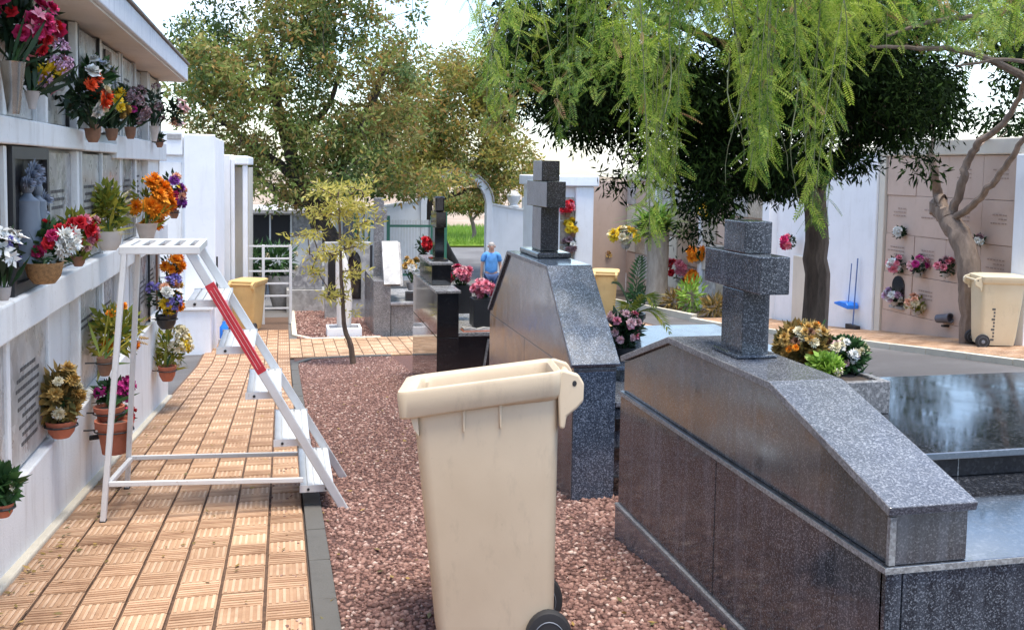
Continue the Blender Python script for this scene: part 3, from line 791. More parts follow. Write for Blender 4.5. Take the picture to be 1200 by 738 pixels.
wallfl('potted_bouquet', 'red and pink flowers with yellow spiky leaves and ferns, right of the basket', 'flowers', (92, 272), 21, 312, [('pink', 'mum', 5, 8), ('red', 'rose', 6, 8), ('palepink', 'rose', 3, 7)], ('bowl', 10, 12, brown_pot), leaf=leaf_ylw, nleaf=110, squash=(1, 1, 1.15))
wallfl('potted_plant', 'fresh yellow-green leafy plant in a pale pot on the middle ledge', 'plant', (130, 245), 24, 293, [('cream', 'spike', 4, 6)], ('bowl', 15, 22, pale_pot), leaf=leaf_ylw, nleaf=190, squash=(.85, .85, 1.3), px=128)
wallfl('potted_bouquet', 'big bright orange bouquet in a pale pink pot', 'flowers', (175, 236), 22, 287, [('orange', 'mum', 17, 10), ('orange', 'lily', 8, 10)], ('cone', 13, 25, pale_pot), X=-1.22, leaf=leaf_ylw, nleaf=50, squash=(1, 1, 1.2), px=172)
wallfl('wall_bouquet', 'mixed red, yellow and purple bouquet hung at the far end of the wall', 'flowers', (204, 225), 14, 256, [('purple', 'rose', 4, 7), ('peach', 'mum', 4, 6), ('crimson', 'rose', 4, 6), ('yellow', 'daisy', 3, 5)], ('bowl', 7, 10, brown_pot), X=-1.18, leaf=leaf_dark, nleaf=60, squash=(.8, .8, 1.7), bracket=True)
wallfl('wall_bouquet', 'small orange bunch below the ledge, seen through the ladder frame', 'flowers', (202, 311), 11, 332, [('orange', 'mum', 7, 7)], ('bowl', 7, 10, brown_pot), X=-1.22, leaf=leaf_dark, nleaf=30, bracket=True)
wallfl('hanging_bouquet', 'yellow, peach and blue-violet bouquet in a dark pot seen through the ladder', 'flowers', (195, 348), 19, 385, [('yellow', 'mum', 4, 8), ('peach', 'mum', 3, 8), ('white', 'rose', 3, 7), ('violetblue', 'cluster', 5, 8), ('orange', 'rose', 2, 7)], ('bowl', 12, 16, black_pot), X=-1.2, leaf=leaf_dark, nleaf=90, bracket=True, squash=(1, 1, 1.05))
wallfl('potted_plant', 'pale yellow flowering plant low on the wall in a terracotta pot', 'plant', (200, 408), 18, 446, [('cream', 'cluster', 7, 9), ('yellow', 'cluster', 3, 8)], ('bowl', 10, 17, terracotta), X=-1.2, leaf=leaf_ylw, nleaf=150, squash=(1, 1, 1.25), px=196, bracket=True)
wallfl('hanging_plant', 'green and orange croton plant in a brown pot behind the ladder legs', 'plant', (139, 386), 29, 440, [('ochre', 'spike', 4, 7), ('orange', 'rose', 4, 7)], ('bowl', 10, 20, brown_pot), X=-1.22, px=123, leaf=leaf_ylw, nleaf=210, bracket=True, squash=(1, 1.15, 1.05))
wallfl('hanging_pot', 'magenta flowers in a terracotta pot, the upper of two on the wall base', 'flowers', (134, 458), 17, 500, [('magenta', 'cluster', 9, 8)], ('pot', 16, 24, terracotta), X=-1.2, px=128, leaf=leaf_green, nleaf=80, bracket=True, squash=(1, 1.1, .75))
wallfl('hanging_pot', 'red flowers in the larger lower terracotta pot on the wall base', 'flowers', (140, 486), 15, 530, [('red', 'rose', 7, 7), ('crimson', 'rose', 3, 6)], ('pot', 20, 38, terracotta), X=-1.15, px=134, leaf=leaf_green, nleaf=50, bracket=True, squash=(1, 1.1, .6))
wallfl('shelf_plant', 'ochre and dark green plant in a terracotta trough in the lower niche', 'plant', (72, 465), 24, 512, [('ochre', 'mum', 9, 9), ('cream', 'mum', 3, 7)], ('bowl', 17, 20, terracotta), X=-1.3, leaf=leaf_ochre, nleaf=170, squash=(.8, .8, 1.45), bracket=True)
wallfl('shelf_plant', 'green leafy plant at the left edge, low on the wall', 'plant', (4, 568), 13, 605, [('cream', 'daisy', 3, 6)], ('bowl', 12, 16, terracotta), leaf=leaf_green, nleaf=120, squash=(1, 1, 1.5), bracket=True)

# ------------------------------------------------------------------ platform ladder
lb = (-1.066, 6.27, g(-1.066, 6.27))
ld = thing('platform_ladder', 'white wheel-less platform ladder with metal treads and one red-striped rail, straddling the path', 'ladder', lb)
ld['label'] = 'white metal platform ladder with grooved treads and a red stripe on its front rail'
YN, YF = 6.27, 7.22
zn, zf = g(-1.06, YN), g(-1.0, YF)
YT = 6.86
def yfar(z): return YF + (YT - YF) * (z + .75) / 1.79
for y, z in ((YN, zn), (YF, zf)):
    yt = YN if y == YN else YT
    b = MB(); b.bar((-1.066, y, z + .03), (-.925, yt, 1.04), .055, .032, (1, 0, 0)); lg = b.build('leg', white_metal, ld, .006)
    b = MB(); b.bar((-1.069, y, z), (-1.066, y, z + .032), .06, .037, (1, 0, 0)); b.build('rubber_foot', rubber, lg)
    ze = -.70 if y == YN else -.74
    xe = -.55 + (1.03 - ze) * .5625
    b = MB(); b.bar((-.55, yt, 1.03), (xe, y, ze), .034, .055, (1, 0, 1)); rl = b.build('rail', aluminium, ld, .006)
    if y == YN:
        b = MB(); p = lambda z_: (-.55 + (1.03 - z_) * .5625, y, z_)
        b.bar(p(.83), p(.27), .038, .058, (1, 0, 1)); rs = b.build('red_stripe', red_paint, rl)
        b = MB()
        for du in (-.008, .010): b.bar((p(.80)[0] + du, y - .0195, .80 + du), (p(.30)[0] + du, y - .0195, .30 + du), .0015, .0016, (1, 0, 1))
        b.build('stripe_marking', white_metal, rs)
    b = MB(); yb_ = YN if y == YN else yfar(-.45); b.bar((-1.03, yb_, z + .255), (.13, yb_, z + .255 - (.04 if y == YN else .03)), .024, .03); b.build('cross_bar', white_metal, ld, .004)
b = MB(); b.bar((-1.035, YN + .02, zn + .25), (-1.03, yfar(-.45) - .02, zf + .25), .03, .03); b.build('end_brace', white_metal, ld, .004)
b = MB()
b.box(-.955, -.49, YN - .028, YN + .022, 1.015, 1.065); b.box(-.955, -.49, YT - .022, YT + .028, 1.015, 1.065); b.box(-.955, -.915, YN + .023, YT - .023, 1.017, 1.063); b.box(-.53, -.492, YN + .023, YT - .023, 1.017, 1.063)
pf = b.build('platform', white_metal, ld, .005)
for k in range(4):
    b = MB(); x = -.900 + k * .094; b.box(x, x + .05, YN + .024, YT - .024, 1.035, 1.058); b.build('deck_slat', aluminium, pf, .003)
for z, xa, xb in ((.725, -.575, -.33), (.43, -.395, -.17), (.138, -.222, -.005), (-.172, -.05, .172), (-.478, .112, .325)):
    ye = yfar(z)
    b = MB(); b.box(xa, xb, YN + .019, ye - .019, z - .03, z - .012); st = b.build('step', aluminium, ld, .004)
    for k in range(5):
        w = (xb - xa) / 5; b = MB(); b.box(xa + k * w + .004, xa + (k + 1) * w - .006, YN + .022, ye - .022, z - .011, z); b.build('tread_ridge', aluminium, st, .002)
    for q in ((YN + .0165, YN + .0185), (ye - .0185, ye - .0165)):
        b = MB(); b.box(xa - .004, xb + .004, *q, z - .042, z + .003); b.build('end_cap', white_metal, st)
    for xx in (xa + .05, xb - .05):
        b = MB(); b.tube([(xx, YN + .0155, z - .022), (xx, YN + .010, z - .022)], .009, 8); b.build('bolt', iron, st)

# ------------------------------------------------------------------ wheelie bins
def rrect(x0, x1, yh, r, z, n=5):
    out = []
    for cx, cy, a0 in ((x1 - r, yh - r, 0), (x0 + r, yh - r, 90), (x0 + r, -yh + r, 180), (x1 - r, -yh + r, 270)):
        for k in range(n):
            a = R(a0 + 90 * k / (n - 1)); out.append((cx + r * math.cos(a), cy + r * math.sin(a), z))
    return out
def wheelie_bin(loc, rz, mat, label, lid=False, group='wheeled bins'):
    rt = thing('wheelie_bin', label, 'bin', loc, rz, group)
    rise = 0 if lid else .09                                           # the open rim climbs towards the hinge
    def fin(b, nm, bev, smooth, shp=40):
        b.V = [(x, y, z + rise * x * max(0, (z - .3) / .7)) for x, y, z in b.V]; return b.build(nm, mat, rt, bev, smooth, False, shp)
    b = MB()
    b.loft([rrect(-.215, .275, .205, .05, .05), rrect(-.235, .292, .222, .055, .16), rrect(-.305, .315, .255, .06, .80), rrect(-.322, .32, .265, .06, .955),
            rrect(-.315, .312, .258, .055, .957), rrect(-.29, .30, .245, .055, .80), rrect(-.21, .27, .205, .05, .12)])
    body = fin(b, 'body', 0, True, 45)
    b = MB()
    A = lambda e, z: [(x - (.03 if x < -.1 and not lid else 0), y, z if (z > 1.0 or lid) else z - .022 * (.33 - x) / .67) for x, y, z in rrect(-.345 - e, .325 + e * .4, .285 + e, .045, z)]
    I = lambda z: rrect(-.300, .300, .240, .045, z)
    rings = [rrect(-.327, .322, .267, .06, .95), A(.0, .965), A(.006, .972), A(.016, 1.036), A(.012, 1.048), A(-.006, 1.052), rrect(-.312, .305, .252, .05, 1.040), I(1.02), rrect(-.298, .298, .238, .045, .94)]
    n = len(rings[0]); V = [p for r_ in rings for p in r_]; F = []
    for i in range(len(rings) - 1):
        for k in range(n): F.append((i * n + k, i * n + (k + 1) % n, (i + 1) * n + (k + 1) % n, (i + 1) * n + k))
    b.add(V, F); fin(b, 'rim', 0, True, 35)
    for y in (-.24, .24):
        b = MB(); b.prism([(.30, 1.035), (.335, 1.052), (.405, 1.028), (.428, .995), (.424, .935), (.395, .912), (.350, .888), (.340, .845), (.318, .85), (.312, .96)], y - .028, y + .028, 'y'); fin(b, 'handle_lug', .008, False)
        b = MB(); b.tube([(.385, y - .0295, 1.0), (.385, y + .030, 1.0)], .010, 10); o = fin(b, 'hinge_pin', 0, True); o.data.materials.clear(); o.data.materials.append(rubber)
    b = MB(); b.tube([(.385, -.215, 1.0), (.385, .215, 1.0)], .017, 10); fin(b, 'handle_bar', 0, True)
    for x in (-.10, .06):
        b = MB(); b.prism([(x - .007, .955), (x + .007, .955), (x + .003, .87), (x - .003, .87)], -.272, -.240, 'y'); fin(b, 'gusset', .003, False)
    b = MB(); b.prism([(-.335, .955), (-.30, .955), (-.295, .87), (-.318, .90)], -.268, -.22, 'y'); fin(b, 'gusset', .003, False)
    for y in (-.235, .235):
        b = MB(); b.lathe([(.078, -.03), (.10, -.026), (.106, -.012), (.106, .012), (.10, .026), (.078, .03)], 28); wv = b.build('wheel', rubber, rt, 0, True, False, 50)
        wv.location = (.265, y, .106); wv.rotation_euler = (R(90), 0, 0)
        b = MB(); b.lathe([(.076, -.026), (.078, .026), (.070, .032), (.066, .02), (.03, .018), (.026, .034), (.004, .036)], 24); b.lathe([(.004, -.036), (.026, -.034), (.03, -.018), (.066, -.02), (.070, -.032), (.076, -.026)], 24)
        for k in range(6): a = k * math.pi / 3; b.bar((.026 * math.cos(a), .026 * math.sin(a), 0), (.068 * math.cos(a), .068 * math.sin(a), 0), .012, .05)
        b.build('hub', hubgrey, wv, 0, True, False, 35)
    b = MB(); b.tube([(.265, -.21, .106), (.265, .21, .106)], .013, 8); b.build('axle', iron, rt, 0, True, False)
    if lid:
        b = MB(); b.loft([rrect(-.37, .335, .305, .06, 1.02), rrect(-.372, .337, .307, .06, 1.058), rrect(-.34, .31, .27, .05, 1.072), rrect(-.25, .22, .18, .05, 1.084)]); b.build('lid', mat, rt, 0, True, False, 30)
    return rt
fbin = wheelie_bin((.845, 3.93, g(.86, 3.93) - .05), R(-11), bin_beige, 'big beige open-topped wheeled bin standing on the red gravel in front')
fbin.rotation_euler = (Matrix.Rotation(-math.atan(.103), 4, 'X') @ Matrix.Rotation(R(-11), 4, 'Z')).to_euler()
fbin.scale = (.915, 1.0, 1.10)
yb = wheelie_bin((-.68, 20.75, g(-.7, 20.75) + .01), R(250), bin_tan, 'tan lidded wheeled bin beside the white railing', True)
C = pg(712, 357); wheelie_bin((7.05, 20.8, g(7.05, 20.8) - .005), R(250), bin_tan, 'tan lidded wheeled bin in front of the distant white vault', True)
rb = wheelie_bin((9.46, 11.4, g(9.46, 11.4) + .065), R(161), bin_cream, 'cream lidded wheeled bin at the pale pink niche wall beside the bent tree', True)
b = MB()
for k in range(10):
    z = .12 + k * .05; y = .219 + (z - .16) * .053; b.box(.10, .125 if k % 3 else .15, y, y + .006, z, z + .03)
rb.scale = (.88, .88, .92)
b.build('side_marking', ink, rb, world=False)

# ------------------------------------------------------------------ tombs
TX = 1.85
def headstone(root, x0, x1, yn, yf, zl, zt, ytn, ytf, zb, body, cap, th=.032, ov=.018, trim=granite_edge):
    """long granite block with a flat top and two sloping ends; cap slabs follow the outline"""
    t_ = th
    prof = [(yn, zb), (yf, zb), (yf, zl - t_), (ytf, zt - t_), (ytn, zt - t_), (yn, zl - t_)]
    b = MB(); b.prism(prof, x0 + .004, x1 - .004, 'x'); b.build('headstone_block', body, root, .003)
    def slab(nm, a, c, mat, grow0=0., grow1=0.):
        d = Vector((0, c[0] - a[0], c[1] - a[1])); L = d.length; d /= L; n_ = Vector((0, -d.z, d.y))
        if n_.z < 0: n_ = -n_
        p = Vector((0, a[0], a[1])) - d * grow0; q = Vector((0, c[0], c[1])) + d * grow1
        b = MB(); P = [(v.y, v.z) for v in (p - n_ * t_, q - n_ * t_, q, p)]
        b.prism(P, x0 - ov, x1 + ov, 'x'); b.M[0] = b.M[1] = 1
        o = b.build(nm, [mat, trim], root, .004)
        return o
    slab('cap_slab', (yn - .02, zl - .001), (ytn - .004, zt), cap)
    slab('cap_slab', (ytn, zt), (ytf, zt), cap)
    slab('cap_slab', (ytf + .004, zt), (yf + .02, zl - .001), cap)
def cross_on(root, x0, x1, py0, py1, zb, zt, ay0, ay1, az0, az1, mat, base=None, rnd=False):
    b = MB(); b.box(x0 + .003, x1 - .003, py0, py1, zb, az0 - .001); b.build('cross_post', mat, root, .005)
    b = MB(); b.box(x0, x1, ay0, ay1, az0, az1); b.build('cross_arm', mat, root, .005)
    b = MB(); b.box(x0 + .003, x1 - .003, py0, py1, az1 + .001, zt); b.build('cross_top', mat, root, .02 if rnd else .005)
    if base:
        b = MB(); b.box(*base); b.build('cross_base', mat, root, .012)
def panels(root, face, a0, a1, z0, z1, pos, th, seams, mat, zfun=None):
    """facing slabs with open joints; face 'x' or 'y' is the normal axis"""
    cuts = [a0] + list(seams) + [a1]
    for k in range(len(cuts) - 1):
        b = MB(); p, q = cuts[k] + (.003 if k else 0), cuts[k + 1] - (.003 if k < len(cuts) - 2 else 0)
        if face == 'x': b.box(pos, pos + th, p, q, z0, z1)
        else: b.box(p, q, pos, pos + th, z0, z1)
        b.build('granite_panel', mat, root, .0025)
GT_ = 'granite tombs along the gravel bed'
# front right tomb
rtb = thing('granite_tomb', 'large speckled granite tomb with a stocky cross and planter, right foreground', 'tomb', (TX, 3.9, g(TX, 3.9)), 0, GT_)
XR = 4.35; YB0, YB1 = 2.66, 5.15
b = MB(); b.box(TX + .03, XR - .03, YB0 + .03, YB1 - .03, -.75, .30); b.build('core', granite_dark, rtb)
b = MB(); b.prism([(YB0 - .012, g(TX, YB0) - .12), (YB1 + .012, g(TX, YB1) - .12), (YB1 + .012, -.325), (YB0 - .012, -.325)], TX - .014, TX + .026, 'x'); b.build('base_course', granite_mid, rtb, .005)
b = MB(); b.box(TX - .016, TX + .03, YB0 - .014, YB1 + .014, -.324, -.308); b.build('base_trim', granite_edge, rtb, .003)
b = MB(); b.box(TX + .03, XR, YB0 - .012, YB0 + .03, -.75, -.325); b.build('base_course', granite_mid, rtb, .005)
panels(rtb, 'x', YB0 + .012, YB1, -.306, .309, TX, .028, (3.9,), granite_dark)
panels(rtb, 'y', TX + .0, XR, -.323, .309, YB0 - .004, .03, (TX + .06, 3.0), granite_dark)
b = MB(); b.box(TX - .008, XR, YB0 - .012, YB1 + .006, .311, .334); b.build('plinth_slab', slab_black, rtb, .004)
b = MB(); b.box(TX - .010, TX - .0085, YB0 - .012, YB1 + .006, .313, .332); b.box(TX - .010, XR, YB0 - .0142, YB0 - .0125, .313, .332); b.build('slab_edge', granite_edge, rtb)
headstone(rtb, TX + .012, 2.145, YB0, 5.14, .53, .755, 3.44, 4.47, .335, granite_mirror, granite_mid)
b = MB(); b.box(TX + .008, TX + .03, YB0 - .004, YB0 + .012, .336, .49); b.build('corner_trim', granite_edge, rtb)
cross_on(rtb, 1.95, 2.085, 3.90, 4.11, .756, 1.352, 3.74, 4.30, 1.052, 1.212, granite_dark, (1.92, 2.115, 3.87, 4.14, .7555, .772))
b = MB(); b.box(2.20, XR - .1, 3.43, 4.74, .335, .415); b.build('lid_base', black_stone, rtb, .003)
b = MB(); b.box(2.17, XR - .06, 3.40, 4.77, .416, .446); b.build('lid_slab', slab_black, rtb, .004)
for x in (2.7, 3.05, 3.4, 3.75):
    b = MB(); b.box(x, x + .004, 3.4285, 3.4295, .337, .414); b.build('joint', granite_edge, rtb)
# planter with flowers on the tomb
pl = thing('granite_planter', 'low granite planter box standing beside the big cross', 'planter', (2.45, 4.32, .447))
b = MB()
for q in ((2.20, 2.78, 4.02, 4.06, .447, .60), (2.20, 2.78, 4.52, 4.56, .447, .60), (2.20, 2.24, 4.061, 4.519, .447, .60), (2.74, 2.78, 4.061, 4.519, .447, .60)): b.box(*q)
b.build('planter_side', granite_grey, pl, .004); b = MB(); b.box(2.235, 2.745, 4.05, 4.53, .45, .585); b.build('soil', soil, pl)
GP = 'plants in the granite planter'
def at_y(px, py, Y): return atY(px, py, Y)
def fl(name, label, cat, c, Y, rpx, pby, blooms, pot, group=None, px=None, **kw):
    C = atY(c[0], c[1], Y); s = sc(C); B = atY(c[0] if px is None else px, pby, Y)
    if pot: pot = (pot[0], pot[1] / s, pot[2] / s, pot[3])
    return bouquet(name, label, cat, B, C, rpx / s, [(a, st, n, z / s) for a, st, n, z in blooms], pot, group=group, **kw)
fl('planter_flowers', 'rusty orange and yellow flowers behind the big cross, in the planter', 'flowers', (942, 402), 4.34, 30, 436, [('ochre', 'mum', 16, 7), ('orange', 'mum', 5, 5), ('cream', 'mum', 5, 6), ('brown', 'mum', 5, 6)], None, GP, leaf=leaf_ochre, lw=.022, ll=.05, nleaf=2150, squash=(1, 1, .85), face=(-.3, -.8, .6))
fl('planter_flowers', 'lime green leafy plant at the front of the granite planter', 'plant', (968, 424), 4.16, 20, 446, [('cream', 'cluster', 1, 5)], None, GP, leaf=leaf_lime, nleaf=330, squash=(1.1, 1, .75), face=(-.3, -.8, .6), lw=.022, ll=.036)
fl('planter_flowers', 'cream and white flowers on the right side of the granite planter', 'flowers', (990, 412), 4.28, 22, 444, [('cream', 'mum', 9, 6), ('white', 'mum', 7, 6), ('palepink', 'rose', 3, 5)], None, GP, leaf=leaf_green, lw=.022, ll=.05, nleaf=2110, squash=(1.15, 1, .75), face=(-.3, -.8, .6))
# middle tomb
mtb = thing('granite_tomb', 'blue-grey granite tomb with a tall dark cross, behind the beige bin', 'tomb', (TX, 7.3, g(TX, 7.3)), 0, GT_)
YM0, YM1 = 6.07, 8.72
b = MB(); b.prism([(YM0 + .03, -.95), (YM1 - .03, -1.1), (YM1 - .03, -.02), (YM0 + .03, -.02)], TX + .03, 4.1, 'x'); b.build('core', granite_dark, mtb)
b = MB(); b.prism([(YM0, g(TX, YM0) - .1), (YM1, g(TX, YM1) - .1), (YM1, .245), (7.2, .245), (YM0, .245)], TX + .006, 2.145, 'x'); b.build('headstone_base', granite_blue, mtb, .003)
headstone(mtb, TX, 2.15, YM0, YM1, .30, .885, 6.72, 7.98, .246, granite_mirror, granite_blue)
panels(mtb, 'x', YM0 + .004, YM1 - .004, -.80, .247, TX, .0055, (7.4,), granite_mirror)
cross_on(mtb, 1.96, 2.11, 7.38, 7.66, .93, 1.635, 7.21, 7.84, 1.275, 1.475, granite_cross, (1.90, 2.17, 7.22, 7.82, .886, .929))
b = MB(); b.box(2.155, 4.12, 6.12, 8.68, -.25, .0); b.build('tomb_body', granite_dark, mtb, .003)
b = MB(); b.box(2.153, 4.16, 6.08, 8.72, .001, .035); b.build('lid_slab', granite_mid, mtb, .004)
b = MB(); b.box(2.4, 3.9, 6.7, 8.4, .036, .12); b.build('lid_step', granite_dark, mtb, .003); b = MB(); b.box(2.36, 3.94, 6.66, 8.44, .121, .15); b.build('lid_slab', granite_blue, mtb, .004)
for k in range(3):
    b = MB(); b.box(2.148, 2.20, 6.074, 6.3, -.55 + k * .2, -.47 + k * .2); b.build('facing_ledge', black_granite, mtb, .003)
# black stepped tomb
btb = thing('black_tomb', 'black polished tomb with a stepped headstone and slim rounded cross', 'tomb', (TX, 12.9, g(TX, 12.9)), 0, GT_)
b = MB(); b.prism([(11.83, -1.4), (14.1, -1.6), (14.1, -.515), (11.83, -.515)], TX, 2.12, 'x'); b.build('headstone_base', black_granite, btb, .004)
b = MB(); b.box(TX, 2.12, 11.83, 14.1, -.508, .035); b.build('headstone_block', black_granite, btb, .004)
b = MB(); b.box(TX - .02, 2.14, 11.80, 14.12, .036, .068); b.build('cap_slab', granite_grey, btb, .004)
b = MB(); b.box(TX + .01, 2.11, 12.38, 13.5, .069, .33); b.build('upper_block', black_granite, btb, .004)
b = MB(); b.box(TX - .012, 2.132, 12.34, 13.53, .331, .362); b.build('cap_slab', granite_grey, btb, .004)
cross_on(btb, 1.93, 2.06, 12.62, 12.82, .39, 1.20, 12.5, 12.95, .80, 1.0, black_granite, (1.89, 2.10, 12.52, 12.92, .363, .389), True)
b = MB(); b.prism([(11.95, -1.35), (14.1, -1.55), (14.1, -.52), (11.95, -.52)], 2.125, 3.9, 'x'); b.build('tomb_body', black_granite, btb, .004)
b = MB(); b.box(2.123, 3.92, 11.91, 14.12, -.519, -.47); b.build('lid_slab', granite_grey, btb, .004)
b = MB(); b.bar((2.42, 11.93, -1.2), (2.52, 11.93, -.56), .03, .02, (0, 1, 0)); b.build('edge_strip', granite_grey, btb)
bk = thing('open_book_plaque', 'small white and tan stone book lying on the black tomb', 'plaque', (2.38, 12.05, -.469))
b = MB(); b.prism([(-.17, 0), (.17, 0), (.17, .04), (.09, .055), (0, .035), (-.09, .055), (-.17, .04)], -.09, .09, 'y'); b.build('pages', marble, bk, .004, world=False); b = MB(); b.box(-.18, .18, -.1, .1, -.001, .012); b.build('cover', terracotta, bk, world=False)
fl('square_vase', 'black square vase of pink flowers, nearer one on the black tomb', 'vase', (567, 338), 12.15, 12, 381, [('pink', 'mum', 8, 6), ('palepink', 'rose', 4, 5), ('crimson', 'rose', 2, 5)], ('square', 13, 32, black_pot), None, px=565, leaf=leaf_green, nleaf=40, squash=(1, 1, .75), face=(-.2, -.8, .5))
fl('square_vase', 'black square vase of pink flowers, farther one on the black tomb', 'vase', (539, 321), 13.0, 11, 366, [('pink', 'mum', 7, 6), ('palepink', 'rose', 4, 5), ('crimson', 'rose', 2, 5)], ('square', 10, 32, black_pot), None, px=541, leaf=leaf_green, nleaf=40, squash=(1.1, 1, .75), face=(-.2, -.8, .5))
fl('tomb_flowers', 'red flowers behind the slim black cross', 'flowers', (496, 286), 13.9, 8, 306, [('red', 'rose', 8, 5)], ('bowl', 5, 9, black_pot), None, leaf=leaf_dark, nleaf=20)
# pink flowers, palm fronds on the middle tomb
fl('potted_flowers', 'pale pink flowers in a dark pot at the foot of the blue-grey tomb', 'flowers', (731, 384), 6.9, 20, 424, [('palepink', 'mum', 10, 6), ('pink', 'rose', 5, 6)], ('bowl', 15, 18, black_pot), None, leaf=leaf_dark, nleaf=130, squash=(1, 1, .95), face=(-.2, -.8, .5))
def frond(b, p, d, L, nl, leaflet, w, sag):
    d = Vector(d).normalized(); s = d.cross(Vector((0, 0, 1)))
    s = s.normalized() if s.length > .01 else Vector((1, 0, 0)); pts = []
    for k in range(nl + 1):
        t_ = k / nl; pts.append(Vector(p) + d * L * t_ + Vector((0, 0, -sag * L * t_ * t_)))
    b.tube(pts, [.006 * (1 - .7 * k / nl) for k in range(nl + 1)], 4)
    for k in range(2, nl + 1):
        dd = (pts[k] - pts[k - 1]).normalized(); ll = leaflet * (math.sin(math.pi * (.12 + .8 * k / nl)))
        for sg in (-1, 1):
            e = (s * sg + dd * .75 + Vector((0, 0, .12))).normalized(); n_ = dd.cross(e).normalized().cross(e); q = pts[k]
            b.add([q, q + e * ll * .4 + n_ * w, q + e * ll + Vector((0, 0, -.15 * ll)), q + e * ll * .4 - n_ * w], [(0, 1, 2, 3)])
pm = atY(735, 345, 7.9)
palm = thing('potted_palm', 'small palm with arching feathery fronds and a yellow bow behind the blue-grey tomb', 'plant', (pm[0] + .05, 7.9, .151))
palm['label'] = 'small potted palm with drooping feathery fronds behind the blue-grey tomb'
o = pot_mesh('pot', .11, .2).build('pot', black_pot, palm, 0, True, False, 50)
for k, (dx, dy, dz, L, sg_) in enumerate(((-.25, .1, 1, .62, .5), (.2, -.3, 1, .66, .75), (.05, -.1, 1, .7, .25), (-.2, -.3, .8, .5, .8), (.35, .2, .8, .6, .7), (.4, -.4, .6, .5, .9))):
    b = MB(); frond(b, (0, 0, .16), (dx, dy, dz), L, 13, .17, .014, sg_); b.build('frond', leaf_ylw if k % 2 else leaf_green, palm, world=False)
# far granite tomb with sloping white plaque
gtb = thing('grey_tomb', 'grey granite tomb with a sloping white plaque beyond the cross path', 'tomb', (2.15, 19.9, g(2.15, 19.9)), 0, GT_)
z0 = g(2.1, 19.8)
b = MB(); b.box(1.78, 2.12, 19.6, 21.8, z0 - .1, z0 + 1.12); b.build('headstone_block', granite_grey, gtb, .01)
b = MB(); b.box(2.13, 3.6, 19.65, 21.8, z0 - .1, z0 + .62); b.build('tomb_body', granite_grey, gtb, .01); b = MB(); b.box(2.12, 3.65, 19.6, 21.85, z0 + .621, z0 + .68); b.build('lid_slab', marble_grey, gtb, .01)
b = MB(); b.prism([(19.55, z0 + 1.05), (20.1, z0 + 1.88), (20.16, z0 + 1.86), (19.61, z0 + 1.03)], 1.98, 2.32, 'x'); b.build('white_plaque', marble, gtb, .008)
b = MB(); b.prism([(19.64, z0 + 1.0), (20.22, z0 + 1.84), (20.7, z0 + 1.84), (20.7, z0 + 1.0)], 2.0, 2.38, 'x'); b.build('plaque_stand', granite_grey, gtb, .008)
b = MB(); b.box(1.86, 2.06, 20.4, 20.6, z0 + 1.1, z0 + 2.75); b.box(1.80, 2.12, 20.38, 20.62, z0 + 2.32, z0 + 2.52); b.build('cross', granite_grey, gtb, .015)
b = MB(); b.box(2.45, 2.65, 19.75, 19.95, z0 + .681, z0 + .86); b.build('vase', black_pot, gtb, .01)
fl('tomb_flowers', 'yellow and white flowers with blue-green leaves on the grey tomb', 'flowers', (482, 312), 20.2, 10, 340, [('ochre', 'mum', 6, 5), ('white', 'mum', 4, 5)], ('bowl', 6, 9, grey_pot), None, leaf=leaf_green, nleaf=50, squash=(1.5, 1, .9))
# arched marble tomb, white pillar in its box, pale monument: beyond the path
def g2(px, py): return pg(px, py)
at_ = thing('arched_tomb', 'dark stone tomb with two pale arched panels behind the sapling', 'tomb', (1.55, 22.6, g(1.5, 22.6)), 0, GT_); z0 = g(1.5, 22.6)
b = MB(); b.box(.95, 2.0, 22.7, 23.0, z0 - .1, z0 + 1.75); b.build('back_slab', marble, at_, .01)
for x in (1.17, 1.62):
    poly = [(x - .15, z0 + .45), (x + .15, z0 + .45), (x + .15, z0 + 1.25)] + [(x + .15 * math.cos(a), z0 + 1.25 + .3 * math.sin(a)) for a in np.linspace(.3, math.pi - .3, 7)] + [(x - .15, z0 + 1.25)]
    b = MB(); b.prism(poly, 22.685, 22.699, 'y'); b.build('arched_panel', black_granite, at_)
b = MB(); b.box(1.36, 1.60, 22.65, 22.95, z0 + 1.76, z0 + 2.5); b.build('pillar', granite_dark, at_, .01)
for x in (1.36, 1.96):
    b = MB(); b.box(x, x + .06, 22.55, 22.61, z0 - .1, z0 + 1.7); b.build('iron_post', iron, at_, .004)
wp = thing('planter_pillar', 'white weathered pillar rising from a low white planter box', 'pillar', (1.2, 19.75, g(1.2, 19.75))); z0 = g(1.2, 19.75)
b = MB()
for q in ((.86, 1.54, 19.45, 19.5), (.86, 1.54, 19.95, 20.0), (.86, .91, 19.501, 19.949), (1.49, 1.54, 19.501, 19.949)): b.box(*q, z0 - .02, z0 + .2)
b.build('planter_box', white_clean, wp, .01); b = MB(); b.box(.90, 1.50, 19.49, 19.96, z0, z0 + .13); b.build('soil', soil, wp)
b = MB(); b.tube([(1.2, 19.72, z0 + .1), (1.21, 19.73, z0 + .7), (1.18, 19.72, z0 + 1.1), (1.15, 19.7, z0 + 1.5), (1.13, 19.7, z0 + 1.75)], [.14, .16, .15, .12, .05], 9); b.build('shaft', plaster('weathered_white', (.72, .70, .66), (.42, .40, .36), .7), wp, 0, True)
mo = thing('sloping_monument', 'pale triangular stone monument beyond the sapling', 'tomb', (.9, 24.5, g(.9, 24.5))); z0 = g(.9, 24.5)
b = MB(); b.prism([(.15, z0 + .55), (.95, z0 + .55), (.95, z0 + 1.95), (.82, z0 + 1.95)], 24.3, 24.7, 'y'); b.build('slab', marble_grey, mo, .015); b = MB(); b.box(.1, 1.1, 24.2, 24.9, z0 - .1, z0 + .549); b.build('base', marble, mo, .01)

